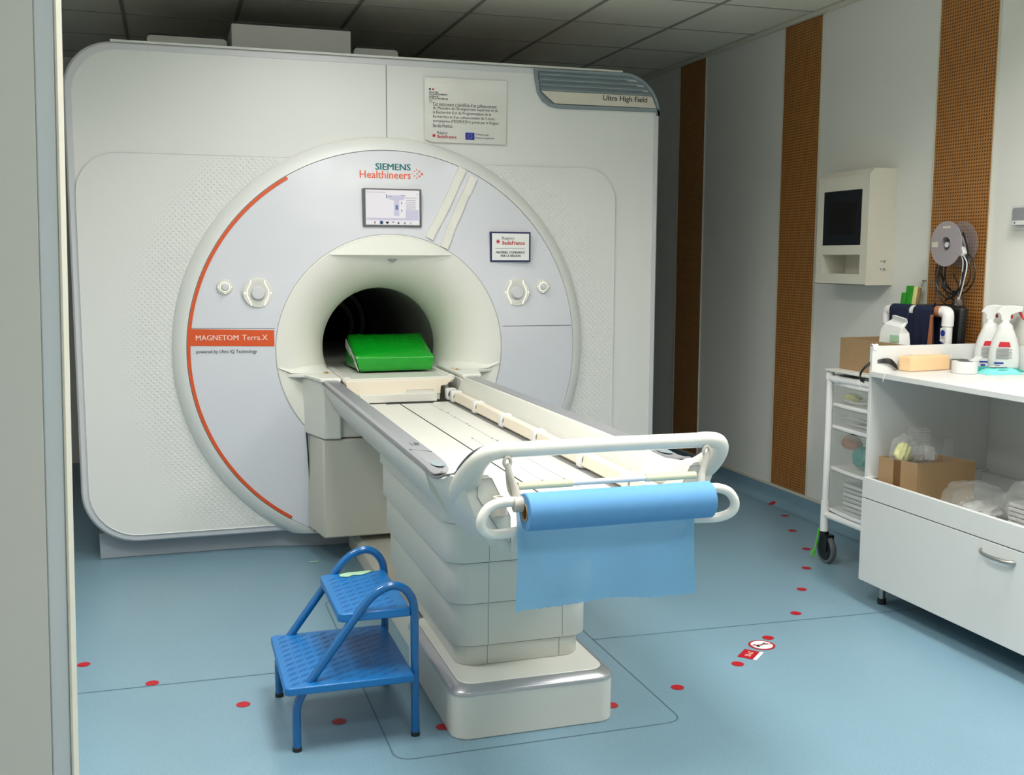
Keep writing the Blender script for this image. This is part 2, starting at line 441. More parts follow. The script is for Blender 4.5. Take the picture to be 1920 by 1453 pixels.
# walls
bm = bmesh.new(); box(bm, WX, WX+0.1, -6.6, 2.75, 0.0, CEIL+0.05); struct('wall_right', bm, M_wall, smooth=False)
bm = bmesh.new(); box(bm, -2.4, -2.3, -6.6, 2.75, -0.05, CEIL+0.05); struct('wall_left', bm, M_wall, smooth=False)
bm = bmesh.new(); box(bm, -2.4, WX+0.1, 2.7, 2.8, -0.05, CEIL+0.05); struct('wall_back', bm, M_wall, smooth=False)
bm = bmesh.new(); box(bm, -2.4, WX+0.1, -6.7, -6.6, -0.05, CEIL+0.05); struct('wall_front', bm, M_wall, smooth=False)
# pale strips: skirting line, cornice and perforated board edges on the right wall
bm = bmesh.new(); box(bm, WX-0.004, WX, -6.5, 2.7, 0.098, 0.116); struct('trim_1', bm, M_skirt, smooth=False)
bm = bmesh.new(); box(bm, WX-0.022, WX, -6.5, 2.7, CEIL-0.028, CEIL-0.002); struct('trim_2', bm, M_skirt, bevel=0.002)
STR = [(1.1815, 1.5482, 'dark perforated brown acoustic board beside the scanner, farthest of the three wall strips'),
       (-0.1346, 0.2319, 'perforated brown acoustic board on the wall, middle one, left of the ivory wall cabinet'),
       (-1.4397, -1.0728, 'perforated brown acoustic board on the wall behind the hanging reel and cables')]
for k, (a, b, lab) in enumerate(STR):
    t = thing('acoustic_panel', lab, 'wall panel', (WX, (a+b)/2, 0.118), 'perforated acoustic boards')
    obj('perforated_board', BX(WX-0.006, WX-0.0005, a, b, 0.118, CEIL-0.03), M_perf, t, smooth=False)
    for y in (a-0.007, b): obj('edge_strip', BX(WX-0.009, WX-0.0005, y, y+0.007, 0.118, CEIL-0.03), M_skirt, t, smooth=False)

# ceiling: tiles + tee grid
bm = bmesh.new(); box(bm, -2.3, WX, -6.6, 2.7, CEIL, CEIL+0.03, 0)
x = GX-2*TX
while x < WX:
    if x > -2.3: box(bm, x-0.010, x+0.010, -6.6, 2.7, CEIL-0.004, CEIL+0.001, 1)
    x += TX
y = GY+2*TY
while y > -6.6:
    box(bm, -2.3, WX, y-0.005, y+0.005, CEIL-0.003, CEIL+0.001, 1); y -= TY
struct('ceiling', bm, [M_tile, M_tbar], smooth=False)
for (x, y) in LAMP_POS:
    t = thing('ceiling_light', 'square white LED panel recessed in the tiled ceiling', 'ceiling light', (x, y, CEIL-0.004), 'recessed LED ceiling panels')
    bm = bmesh.new()
    for (a0, a1, b0, b1) in ((-.297, .297, -.297, -.285), (-.297, .297, .285, .297), (-.297, -.285, -.285, .285), (.285, .297, -.285, .285)):
        box(bm, x+a0, x+a1, y+b0, y+b1, CEIL-0.014, CEIL-0.001)
    obj('frame', bm, M_white, t, smooth=False)
    obj('diffuser', BX(x-.285, x+.285, y-.285, y+.285, CEIL-0.008, CEIL-0.003), M_led, t, smooth=False)

t = thing('added_uplighter', 'added long white uplighter out of view, put in to brighten the ceiling', 'pendant light', (PX, PY, PZ))
obj('housing', BX(PX-.6, PX+.6, PY-.06, PY+.06, PZ-.03, PZ+.02), M_white, t, bevel=0.004)
for dx in (-.5, .5):
    bm = bmesh.new(); tube(bm, [(PX+dx, PY, PZ+.02), (PX+dx, PY, CEIL-.004)], 0.0015, 6); obj('suspension_wire', bm, M_steel, t)

# white ducts hanging between scanner and ceiling
def duct(x0, x1, y, d, z0, z1, lab, r=0.01):
    t = thing('cable_duct', lab, 'duct', ((x0+x1)/2, y+d/2, z0))
    bm = bmesh.new(); prism(bm, rrect(x0, x1, z0, z1, r, 4), y, y+d, 'y')
    obj('casing', bm, M_melamine, t, bevel=0.002)
    obj('top_gasket', BX(x0+0.01, x1-0.01, y+0.01, y+d-0.01, z1, z1+0.012), M_black, t, smooth=False)
duct(-0.69, -0.085, 0.5, 0.7, 2.415, 2.615, 'tall white casing standing on top of the scanner under the ceiling', 0.004)
duct(-1.10, -0.71, 0.56, 0.6, 2.415, 2.545, 'low white casing on top of the scanner, left of the tall casing', 0.02)
duct(-0.06, 0.18, 0.56, 0.6, 2.415, 2.545, 'low white casing on top of the scanner, right of the tall casing', 0.02)

# door leaf edge at the near left (photo edge)
def xj(z, k): return k + 0.0212*(z-1.2)
bm = bmesh.new(); z0, z1 = 0.0, CEIL
def slab(bm, ka, kb, y0, y1, mi=0, xa=None):
    v = []
    for z in (z0, z1):
        a = xa if xa is not None else xj(z, ka); b = xj(z, kb)
        v.append([(a, y0, z), (b, y0, z), (b, y1, z), (a, y1, z)])
    loft(bm, v, mi=mi)
slab(bm, None, -1.2285, -3.405, -3.30, xa=-2.3); struct('door_1', bm, M_door, smooth=False)
bm = bmesh.new(); slab(bm, -1.2285, -1.1985, -3.40, -3.31); struct('trim_3', bm, M_jamb, bevel=0.003)
bm = bmesh.new(); slab(bm, -1.1985, -1.1942, -3.403, -3.312); struct('trim_4', bm, M_skirt, bevel=0.001)

# ================================================================ SCANNER
XL, XR, ZB, ZT = -1.457, 1.466, 0.09, 2.402
ZC = 0.990
mri = thing('mri_scanner', 'large white MRI scanner with a round bore, grey ring and orange stripe', 'MRI scanner', (0, 0.8, 0))
# housing with a silver rim
body = rrect(XL, XR, ZB, ZT, [0.25, 0.24, 0.215, 0.215], 12)
def shrink(pts, d, c=(0.0045, 1.246)):
    hx = (XR-XL)/2; hz = (ZT-ZB)/2
    return [(c[0]+(x-c[0])*(hx-d)/hx, c[1]+(z-c[1])*(hz-d)/hz) for x, z in pts]
hole = None
def ringface(bm, outer, yA, inner, yB):
    A = [bm.verts.new((x, yA, z)) for x, z in outer]; B = [bm.verts.new((x, yB, z)) for x, z in inner]
    n = len(A)
    for i in range(n): bm.faces.new((A[i], A[(i+1) % n], B[(i+1) % n], B[i]))
bm = bmesh.new()
rings = [(body, 2.30), (body, 0.022), (shrink(body, 0.003), 0.012), (shrink(body, 0.010), 0.004), (shrink(body, 0.034), 0.001), (shrink(body, 0.037), 0.006)]
for (a, ya), (b, yb) in zip(rings[:-1], rings[1:]): ringface(bm, a, ya, b, yb)
bmesh.ops.remove_doubles(bm, verts=bm.verts, dist=1e-5)
obj('silver_rim', bm, M_rim, mri)
# front cover with a circular opening (ring sits over it): built as polar strips
def plate_with_hole(outer, y, cx, cz, r, n=180):
    """annular plate between circle r and polygon 'outer' (star-shaped about the centre)"""
    bm = bmesh.new(); A = []; B = []
    import itertools
    def hit(a):
        dx, dz = math.cos(a), math.sin(a); best = None
        for (x0, y0), (x1, y1) in zip(outer, outer[1:]+outer[:1]):
            ex, ez = x1-x0, y1-y0; den = dx*ez-dz*ex
            if abs(den) < 1e-12: continue
            t = ((x0-cx)*ez-(y0-cz)*ex)/den; s = ((x0-cx)*dz-(y0-cz)*dx)/den
            if t > 0 and -1e-9 <= s <= 1+1e-9 and (best is None or t > best): best = t
        return best
    for k in range(n):
        a = 2*PI*k/n; t = hit(a); rr = min(r, t-0.002)
        A.append(bm.verts.new((cx+rr*math.cos(a), y, cz+rr*math.sin(a))))
        B.append(bm.verts.new((cx+t*math.cos(a), y, cz+t*math.sin(a))))
    for k in range(n): bm.faces.new((A[k], A[(k+1) % n], B[(k+1) % n], B[k]))
    return bm
bm = plate_with_hole(shrink(body, 0.035), 0.004, 0, ZC, 0.95, 360)
obj('front_cover', bm, M_cab, mri, smooth=False)
obj('rear_housing', BX(XL+0.03, XR-0.03, 2.31, 2.33, ZB+0.05, ZT-0.05), M_cab, mri, smooth=False)
obj('cover_seam', BX(0.0025, 0.0055, 0.002, 0.006, 2.0, ZT-0.036), M_greyink, mri, smooth=False)
obj('top_strip', BX(-1.25, 1.25, 0.006, 0.05, ZT-0.002, ZT+0.008), M_gloss, mri, smooth=False)
# dimpled side panels
def dimpled(name, outline, side):
    bm = bmesh.new()
    y1 = -0.004
    lo, hi = prism(bm, outline, 0.0038, y1, 'y')
    # clip the part under the ring
    geom = bm.verts[:]+bm.edges[:]+bm.faces[:]
    p = 0.0192; c45 = math.sqrt(.5)
    xs = [x for x, z in outline]; zs = [z for x, z in outline]
    def inside(x, z, m):
        if not (min(xs)+m < x < max(xs)-m and min(zs)+m < z < max(zs)-m): return False
        # rounded corners
        for (cx, cz, rr, sx, sz) in corners:
            if (x-cx)*sx > 0 and (z-cz)*sz > 0 and math.hypot(x-cx, z-cz) > rr-m: return False
        return True
    corners = CORN[side]
    for i in range(-110, 110):
        for j in range(-110, 110):
            x = (i+j)*p*c45; z = ZC+(i-j)*p*c45
            if (x < 0) != (side < 0): continue
            r = math.hypot(x, z-ZC)
            if r < 1.028 or r > 1.46: continue
            d = r-1.03
            # the pattern thins out faster toward top and bottom outer corners
            s = p*0.46*max(0.0, 1-d/0.40)**1.3
            if s < 0.0012 or not inside(x, z, s+0.004): continue
            h = min(0.0024, s*0.45)
            V = [bm.verts.new((x+dx*s*1.38, y1+0.0002, z+dz*s*1.38)) for dx, dz in ((1, 0), (0, 1), (-1, 0), (0, -1))]
            U = [bm.verts.new((x+dx*s*1.08, y1-h, z+dz*s*1.08)) for dx, dz in ((1, 0), (0, 1), (-1, 0), (0, -1))]
            bm.faces.new(U)
            for k in range(4): bm.faces.new((V[k], V[(k+1) % 4], U[(k+1) % 4], U[k]))
    o = obj(name, bm, M_cab, mri, smooth=False)
    e = bmesh.new(); tube(e, [(x, y1, z) for x, z in outline], 0.0028, 6, closed=True); obj('panel_edge', e, M_cab, o)
    return o
CORN = {-1: [(XL+0.037+0.19, 1.912-0.19, 0.19, -1, 1), (XL+0.037+0.22, ZB+0.037+0.22, 0.22, -1, -1)],
        1: [(1.212-0.17, 1.906-0.17, 0.17, 1, 1)]}
def with_arc(pts, side):
    """replace the inner edge of a side panel by an arc hidden under the ring"""
    pts = [p for p in pts if abs(p[0]) > 0.3]
    zt_, zb_0 = max(p[1] for p in pts), min(p[1] for p in pts); r = 0.985
    def ang(z):
        a = math.asin((z-ZC)/r); return a if side > 0 else PI-a
    aT, aB = ang(zt_), ang(zb_0)
    arc = [(r*math.cos(aB+(aT-aB)*k/40), ZC+r*math.sin(aB+(aT-aB)*k/40)) for k in range(41)]   # bottom to top
    if side > 0:   # rrect order: bl, br, tr, tl
        return pts+arc[::-1]
    i = max(range(len(pts)), key=lambda k: 0)
    tl = [p for p in pts if p[1] > ZC]; bl = [p for p in pts if p[1] < ZC]
    return arc+tl+bl
left_out = with_arc(rrect(XL+0.037, -0.2, ZB+0.037, 1.912, [0.22, 0, 0, 0.19], 10), -1)
right_out = with_arc(rrect(0.2, 1.212, ZB+0.037, 1.906, [0, 0.0, 0.17, 0], 10), 1)
dimpled('dimpled_panel', left_out, -1)
dimpled('dimpled_panel', right_out, 1)

def cut_below(bm, z):
    bmesh.ops.bisect_plane(bm, geom=bm.verts[:]+bm.edges[:]+bm.faces[:], plane_co=(0, 0, z), plane_no=(0, 0, 1), clear_inner=True)
bm = bmesh.new()
lathe(bm, [(1.033, 0.003), (1.031, -0.008), (1.022, -0.024), (1.006, -0.040), (0.985, -0.053), (0.9665, -0.0585), (0.9650, -0.052), (0.9650, -0.03)], 'y', (0, 0, ZC), 160)
cut_below(bm, 0.085)
obj('ring_rim', bm, M_ring, mri)
def yf(x, z):
    r = math.hypot(x, z-ZC)
    return -0.056-0.044*(0.9635-r)/(0.9635-0.561)
bm = bmesh.new()
lathe(bm, [(0.9635, -0.045), (0.9635, -0.056), (0.80, yf(0.8, ZC)), (0.70, yf(0.7, ZC)), (0.5625, yf(0.5625, ZC)), (0.5625, -0.07)], 'y', (0, 0, ZC), 160)
cut_below(bm, 0.087)
obj('face_panel', bm, M_face, mri)
def onface(e): return lambda u, v: (u, yf(u, v)-e, v)
# panel joint lines
g = bmesh.new()
def strip_face(x0, z0, x1, z1, wd, e=0.0008):
    d = Vector((x1-x0, z1-z0)).normalized(); n = Vector((-d.y, d.x))*wd/2
    f = onface(e); q = [(x0-n.x, z0-n.y), (x1-n.x, z1-n.y), (x1+n.x, z1+n.y), (x0+n.x, z0+n.y)]
    g.faces.new([g.verts.new(f(*p)) for p in q])
strip_face(0.567, 1.098, 0.953, 1.094, 0.003)
obj('panel_joint', g, M_greyink, mri, smooth=False); g = bmesh.new()
strip_face(-0.953, 1.108, -0.562, 1.104, 0.0025)
obj('panel_joint', g, M_greyink, mri, smooth=False)
# orange arc along the left edge of the face
bm = bmesh.new(); a0 = math.radians(120.6); a1 = math.radians(238.6); N = 80
for ri in ((0.948, 0.9625),):
    A = []; B = []
    for k in range(N+1):
        a = a0+(a1-a0)*k/N
        for L_, r in ((A, ri[0]), (B, ri[1])):
            L_.append((bm.verts.new((r*math.cos(a), yf(r, ZC)-0.0005, ZC+r*math.sin(a))), bm.verts.new((r*math.cos(a), yf(r, ZC)-0.004, ZC+r*math.sin(a)))))
    for k in range(N):
        bm.faces.new((A[k][1], A[k+1][1], B[k+1][1], B[k][1])); bm.faces.new((A[k][0], A[k+1][0], A[k+1][1], A[k][1])); bm.faces.new((B[k][0], B[k+1][0], B[k+1][1], B[k][1]))
obj('orange_stripe', bm, M_orange, mri)
band = flat([[(-0.952, 1.026), (-0.566, 1.020), (-0.566, 1.0965), (-0.950, 1.105)]], onface(0.0015))
ob = obj('orange_name_band', band, M_orange, mri, smooth=False)
def tface(x, z): return lambda u, v: (x+u, yf(x+u, z+v)-0.003, z+v-0.004*u)
b1 = text_bm('MAGNETOM', tface(-0.922, 1.051), w=0.192, h=0.025, bold=0.03)
b2 = text_bm('Terra.X', tface(-0.713, 1.050), w=0.116, h=0.026, bold=0.02)
obj('band_lettering', join(b1, b2), M_pink, mri, smooth=False)
obj('subtitle_lettering', text_bm('powered by Ultra IQ Technology', tface(-0.922, 0.986), w=0.275, h=0.021, bold=0.006), M_ink, mri, smooth=False)
def tf2(x, z): return lambda u, v: (x+u, yf(x+u, z+v)-0.0015, z+v)
obj('maker_lettering', text_bm('SIEMENS', tf2(-0.066, 1.861), w=0.172, h=0.031, bold=0.035), M_teal, mri, smooth=False)
hb = [text_bm('Healthineers', tf2(-0.143, 1.820), w=0.248, h=0.036, bold=0.02)]
dots = []
for (u, v, r) in ((.136, 1.866, .0032), (.150, 1.858, .0046), (.162, 1.846, .0062), (.150, 1.834, .0046), (.136, 1.826, .0036), (.138, 1.846, .0036), (.124, 1.858, .0028), (.124, 1.836, .0028), (.113, 1.848, .002)):
    dots.append([tuple(p) for p in disc(u, v, r, 12)])
hb.append(flat(dots, onface(0.0015)))
obj('brand_lettering', join(*hb), M_orange2, mri, smooth=False)

# touch display
yd = -0.104
bz = bmesh.new(); prism(bz, rrect(-0.137, 0.151, 1.587, 1.770, 0.004, 2), yd, -0.06, 'y')
bez = obj('display_bezel', bz, M_dgrey, mri, bevel=0.002)
scr = obj('screen', flat([[(-0.123, 1.597), (0.140, 1.597), (0.140, 1.763), (-0.123, 1.763)]], lambda u, v: (u, yd-0.001, v)), M_scrwhite, bez, smooth=False)
U = lambda e: (lambda u, v: (u, yd-0.001-e, v))
def sx(px): return -0.135+(px-200)*(0.286/1550)       # from the 1920 px wide close-up
def sz(py): return 1.768-(py-130)*(0.178/1010)
def R_(x0, y0, x1, y1): return [(sx(x0), sz(y1)), (sx(x1), sz(y1)), (sx(x1), sz(y0)), (sx(x0), sz(y0))]
def pieces(name, polys, e, m, par):
    for pl__ in polys: obj(name, flat([pl__], U(e)), m, par, smooth=False)
pieces('screen_tint', [R_(1320, 690, 1670, 930), R_(285, 915, 1670, 975), R_(1010, 420, 1150, 860), R_(835, 300, 1305, 350), [(sx(830), sz(350)), (sx(1305), sz(350)), (sx(1290), sz(400)), (sx(1210), sz(432)), (sx(960), sz(432)), (sx(860), sz(400))][::-1]], .0006, M_scrlilac, bez)
pieces('screen_drawing', [R_(805, 280, 830, 380), R_(1050, 560, 1120, 690), R_(1200, 480, 1226, 530), R_(1200, 680, 1226, 740), R_(870, 322, 960, 336), R_(1190, 290, 1300, 300)], .0012, M_scrblue, bez)
pieces('screen_icon', [R_(630, 990, 720, 1085)], .0012, M_scrblue, bez)
obj('screen_heading', text_bm('New patient registered', lambda u, v: (sx(290)+u, yd-.0024, sz(245)+v), w=sx(790)-sx(290), h=.0075), M_scrgrey, bez, smooth=False)
obj('screen_heading', text_bm('Isocenter', lambda u, v: (sx(1325)+u, yd-.0024, sz(390)+v), w=sx(1630)-sx(1325), h=.0105), M_scrgrey, bez, smooth=False)
pieces('screen_caption_line', [R_(1330, 430+56*k, 1590, 445+56*k) for k in range(5)]+[R_(1610, 262, 1650, 280)], .0014, M_scrgrey, bez)
pieces('screen_icon', [R_(950, 1010, 1020, 1040), disc(sx(1295), sz(1050), .0055, 16)], .0014, M_scrgrey, bez)
pieces('screen_icon', [[(sx(1105), sz(1085)), (sx(1165), sz(1048)), (sx(1105), sz(1010))], R_(490, 1010, 512, 1075),
      [(sx(830), sz(1085)), (sx(785), sz(1030)), (sx(805), sz(1005)), (sx(830), sz(1018)), (sx(855), sz(1005)), (sx(875), sz(1030))], R_(650, 1010, 700, 1070)], .0018, M_scrdark, bez)
cx_, cz_ = sx(1450), sz(1050); k1, k2 = .006, .0012
pieces('screen_icon', [[(cx_-k1, cz_-k1), (cx_-k1+k2, cz_-k1-k2), (cx_, cz_-k2), (cx_+k1-k2, cz_-k1-k2), (cx_+k1, cz_-k1), (cx_+k2, cz_), (cx_+k1, cz_+k1), (cx_+k1-k2, cz_+k1+k2), (cx_, cz_+k2), (cx_-k1+k2, cz_+k1+k2), (cx_-k1, cz_+k1), (cx_-k2, cz_)]], .0016, M_scrgrey, bez)

# control dials
def dial(x, z, big):
    y0 = yf(x, z)
    R0 = 0.071 if big else 0.037
    bm = bmesh.new(); lathe(bm, [(0, y0+0.02), (R0, y0+0.02), (R0, y0-0.004), (R0-0.004, y0-0.009), (R0*0.62, y0-0.010), (R0*0.52, y0-0.006), (0, y0-0.006)], 'y', (x, 0, z), 40)
    if big: box(bm, x-R0-0.003, x+R0+0.003, y0-0.0045, y0+0.01, z-0.008, z+0.012)
    base = obj('control_dial', bm, M_beige, mri)
    kr = 0.029 if big else 0.0155
    bm = bmesh.new(); lathe(bm, [(0, y0-0.001), (kr+0.003, y0-0.001), (kr+0.002, y0-0.022), (kr-0.002, y0-0.028), (0, y0-0.029)], 'y', (x, 0, z), 32)
    obj('push_knob', bm, M_rim, base)
    def mark(dx, dz, r): obj('light_dot', flat([disc(x+dx, z+dz, r, 12)], lambda u, v: (u, y0-0.0115, v)), M_lit, base, smooth=False)
    if big:
        for s_ in (-1, 1):
            pts = spline([(x+s_*0.032, y0-0.0105, z+0.060), (x+s_*0.033, y0-0.0105, z+0.045), (x+s_*0.045, y0-0.0105, z+0.022), (x+s_*0.050, y0-0.0105, z), (x+s_*0.045, y0-0.0105, z-0.022), (x+s_*0.033, y0-0.0105, z-0.045), (x+s_*0.032, y0-0.0105, z-0.060)], 5)
            bm = bmesh.new(); tube(bm, pts, 0.0019, 6); obj('light_line', bm, M_lit, base); mark(s_*0.060, 0, 0.004)
    else:
        bm = bmesh.new(); tube(bm, [(x+0.0215*math.cos(2*PI*k/24), y0-0.0105, z+0.0215*math.sin(2*PI*k/24)) for k in range(24)], 0.0017, 6, closed=True)
        obj('light_line', bm, M_lit, base)
        for dx, dz in ((-.030, 0), (.030, 0), (0, -.029)): mark(dx, dz, 0.0025)
dial(-0.785, 1.300, False); dial(-0.636, 1.272, True); dial(0.645, 1.268, True); dial(0.791, 1.296, False)

# bore entrance (trumpet), liner, far end
bm = bmesh.new(); prof = [(0.5612, -0.085), (0.5610, -0.100), (0.556, -0.1035)]
for k in range(1, 25):
    t = 0.5*PI*k/24
    prof.append((0.556-0.261*math.sin(t), -0.1035+0.375*(1-math.cos(t))))
lathe(bm, prof, 'y', (0, 0, ZC), 128)
fl = obj('bore_entrance', bm, M_flare, mri)
# brow over the bore: crescent with a straight lower edge
zl = 1.452; half = math.sqrt(0.553**2-(zl-ZC)**2); a_ = math.asin((zl-ZC)/0.553)
arc = [(0.553*math.cos(a_+(PI-2*a_)*k/30), ZC+0.553*math.sin(a_+(PI-2*a_)*k/30)) for k in range(31)]
bm = bmesh.new()
top = [bm.verts.new((x, -0.1045, z)) for x, z in arc]
low = [bm.verts.new((x, -0.1045-0.022*max(0, 1-(x/half)**2)**0.7, zl)) for x, z in arc]
back = [bm.verts.new((x*0.93, -0.05, zl+0.012)) for x, z in arc]
for i in range(30):
    if i in (0,):
        pass
    bm.faces.new((top[i], top[i+1], low[i+1], low[i])); bm.faces.new((low[i], low[i+1], back[i+1], back[i]))
bmesh.ops.remove_doubles(bm, verts=bm.verts, dist=1e-6)
obj('brow', bm, M_flare, fl)
obj('brow_mark', join(flat([[(-0.012, 1.424), (0.030, 1.424), (0.034, 1.431), (-0.015, 1.431)]], lambda u, v: (u, -0.078, v)), flat([[(-0.004, 1.417), (0.022, 1.417), (0.022, 1.4215), (-0.004, 1.4215)]], lambda u, v: (u, -0.076, v))), M_greyrail, fl, smooth=False)
bm = bmesh.new(); lathe(bm, [(0.296, 0.255), (0.300, 0.275), (0.300, 2.3)], 'y', (0, 0, ZC), 96)
obj('bore_liner', bm, M_bore, mri)
bm = bmesh.new(); lathe(bm, [(0.294, 0.262), (0.292, 0.275), (0.296, 0.29), (0.299, 0.28)], 'y', (0, 0, ZC), 96, closed_prof=True)
obj('bore_edge_bead', bm, M_borering, mri)
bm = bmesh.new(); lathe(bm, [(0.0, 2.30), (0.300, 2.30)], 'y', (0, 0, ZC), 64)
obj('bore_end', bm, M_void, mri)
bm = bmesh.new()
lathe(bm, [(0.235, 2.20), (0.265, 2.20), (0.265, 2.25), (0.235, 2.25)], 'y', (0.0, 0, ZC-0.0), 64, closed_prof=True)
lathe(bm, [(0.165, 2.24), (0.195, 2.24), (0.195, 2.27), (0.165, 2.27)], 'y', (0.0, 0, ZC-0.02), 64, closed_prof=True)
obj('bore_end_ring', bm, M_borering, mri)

# docking block under the bore
def plan(bm, pts, z0, z1): prism(bm, pts, z0, z1, 'z')
bm = bmesh.new(); plan(bm, [(-0.418, -0.07), (-0.375, -0.32), (0.375, -0.32), (0.418, -0.07)], 0.125, 0.594)
obj('docking_pedestal', bm, M_block, mri, bevel=0.008)
bm = bmesh.new()
for s_ in (-1, 1):
    q = [(s_*0.440, -0.07), (s_*0.372, -0.33), (s_*0.289, -0.335), (s_*0.289, -0.07)]
    plan(bm, q if s_ > 0 else q[::-1], 0.598, 0.868)
plan(bm, [(-0.29, -0.07), (-0.29, -0.30), (0.29, -0.30), (0.29, -0.07)], 0.598, 0.72)
obj('docking_collar', bm, M_flare, mri, bevel=0.008)
for s_ in (-1, 1):
    bm = bmesh.new()
    q = [(s_*0.515, -0.098), (s_*0.43, -0.135), (s_*0.385, -0.345), (s_*0.291, -0.350), (s_*0.283, 0.30), (s_*0.45, 0.30), (s_*0.515, 0.02)]
    plan(bm, q if s_ > 0 else q[::-1], 0.868, 0.886)
    sh = obj('entrance_shelf', bm, M_flare, mri, bevel=0.005, seg=3)
    # fillet rising from the shelf to the flare
    bm = bmesh.new()
    rows = []
    for k in range(9):
        t = k/8; yy = -0.11+0.36*t
        r = 0.556-0.261*math.sin(min(PI/2, math.acos(max(-1, 1-(yy+0.1035)/0.375)) if yy > -0.1035 else 0))
        xo = math.sqrt(max(r*r-0.07**2, 0.0))
        xi = math.sqrt(max(r*r-0.104**2, 0.0))
        xin = max(0.288, xi-0.10*(1-t)-0.02)
        rows.append([(s_*xin, yy, 0.8855), (s_*(xin+xi)/2, yy, 0.889), (s_*(xo+0.004), yy, ZC-0.072)])
    for A, B in zip(rows[:-1], rows[1:]):
        a = [bm.verts.new(p) for p in A]; b = [bm.verts.new(p) for p in B]
        for i in range(2): bm.faces.new((a[i], a[i+1], b[i+1], b[i]))
    bmesh.ops.remove_doubles(bm, verts=bm.verts, dist=1e-6)
    obj('fillet', bm, M_flare, sh)
    xm = s_*0.325
    obj('warning_label', flat([[(xm-0.022, -0.125), (xm+0.022, -0.125), (xm, -0.06)]], lambda u, v: (u, v, 0.8868)), M_yellow, sh, smooth=False)
    obj('warning_mark', flat([[(xm-0.006, -0.118), (xm+0.012, -0.118), (xm+0.004, -0.080)], [(xm-0.016, -0.05), (xm+0.016, -0.05), (xm+0.016, -0.042), (xm-0.016, -0.042)]], lambda u, v: (u, v, 0.8872)), M_ink, sh, smooth=False)
# dark joint between face panel and pedestal
bm = bmesh.new(); tube(bm, [(-0.424, -0.104, 0.60), (-0.418, -0.100, 0.50), (-0.405, -0.088, 0.25), (-0.388, -0.07, 0.10)], 0.0035, 6)
tube(bm, [(0.424, -0.104, 0.60), (0.418, -0.100, 0.50), (0.405, -0.088, 0.25), (0.388, -0.07, 0.10)], 0.0035, 6)
obj('pedestal_joint', bm, M_gap, mri)
# plinth
bm = bmesh.new(); plan(bm, [(-1.39, 0.08), (-0.60, 0.08), (-0.36, 0.02), (0.36, 0.02), (0.60, 0.08), (1.39, 0.08), (1.39, 2.2), (-1.39, 2.2)], 0.0, 0.125)
obj('plinth', bm, M_plinth, mri, bevel=0.004)
# air vent, top right
def vout(d):
    o = [(0.757+d, ZT-0.010-d*0.6)]
    o += [(0.765+d*0.9, 2.33), (0.778+d*0.8, 2.27), (0.805+d*0.6, 2.232+d*0.4), (0.845+d*0.3, 2.208+d*0.8), (0.895, 2.2+d), (1.463-d, 2.205+d)]
    c = (XR-0.215, ZT-0.215); R0 = 0.212-d
    for k in range(0, 13):
        a = 0.5*PI*k/12; o.append((c[0]+R0*math.cos(a), c[1]+R0*math.sin(a)))
    return o
bm = bmesh.new(); O = vout(0.0); I = vout(0.022)
n = len(O)
A = [bm.verts.new((x, -0.001, z)) for x, z in O]; A2 = [bm.verts.new((x, -0.011, z)) for x, z in vout(0.004)]
B = [bm.verts.new((x, -0.011, z)) for x, z in vout(0.018)]; B2 = [bm.verts.new((x, 0.003, z)) for x, z in I]
for P, Q in ((A, A2), (A2, B), (B, B2)):
    for i in range(n): bm.faces.new((P[i], P[(i+1) % n], Q[(i+1) % n], Q[i]))
bm.faces.new(B2)
vent = obj('air_vent', bm, M_vent, mri)
def vent_span(z):
    pts = I; xs = []
    for (x0, z0_), (x1, z1_) in zip(pts, pts[1:]+pts[:1]):
        if (z0_-z)*(z1_-z) < 0: xs.append(x0+(x1-x0)*(z-z0_)/(z1_-z0_))
    return (min(xs), max(xs)) if len(xs) >= 2 else None
for z in (2.372, 2.347, 2.322, 2.297):
    sp = vent_span(z-0.006)
    bm = bmesh.new(); prism(bm, [(0.003, z-0.009), (-0.009, z-0.011), (-0.010, z-0.006), (0.0, z+0.009), (0.003, z+0.009)], sp[0]+0.002, sp[1]-0.002, 'x')
    obj('louver', bm, M_vent, vent, smooth=False)
s1, s2 = vent_span(2.284), vent_span(2.225)
bm = flat([[(s2[0]+.012, 2.224), (s2[1]-0.002, 2.226), (s1[1]-0.001, 2.284), (s1[0]+.002, 2.284)]], lambda u, v: (u, -0.006, v))
badge = obj('metal_badge', bm, M_brushed, vent, smooth=False)
obj('badge_lettering', text_bm('Ultra High Field', lambda u, v: (1.137+u, -0.0075, 2.243+v-0.012*(u/0.25)*0), w=0.248, h=0.036, bold=0.012), M_ink, badge, smooth=False)

# notices and strips stuck on the scanner ---------------------------------
nt_ = thing('notice_sheet', 'laminated white funding notice with small printed text and logos, taped above the ring', 'notice', (0.40, -0.006, 2.16))
bm = bmesh.new()
prism(bm, [(0.193, 2.020), (0.226, 2.008), (0.612, 2.008), (0.614, 2.322), (0.192, 2.318)], -0.0055, -0.0045, 'y')
obj('laminated_sheet', bm, M_lam, nt_, smooth=False)
def NT(x, z): return lambda u, v: (x+u, -0.0065, z+v)
lines = ["Cet instrument a bénéficié d'un cofinancement", "du Ministère de l'Enseignement Supérieur et de", "la Recherche (Loi de Programmation de la", "Recherche) et d'un cofinancement de l'Union", "européenne (FEDER/FSE+) porté par la Région", "Ile-de-France."]
wd = [0.328, 0.334, 0.298, 0.316, 0.338, 0.100]
bs = [text_bm(s, NT(0.234, 2.184-0.0208*k), w=wd[k], h=0.0185, bold=0.004) for k, s in enumerate(lines)]
ml = ["MINISTÈRE", "DE L'ENSEIGNEMENT", "SUPÉRIEUR", "ET DE LA RECHERCHE"]; mw = [0.047, 0.093, 0.047, 0.096]
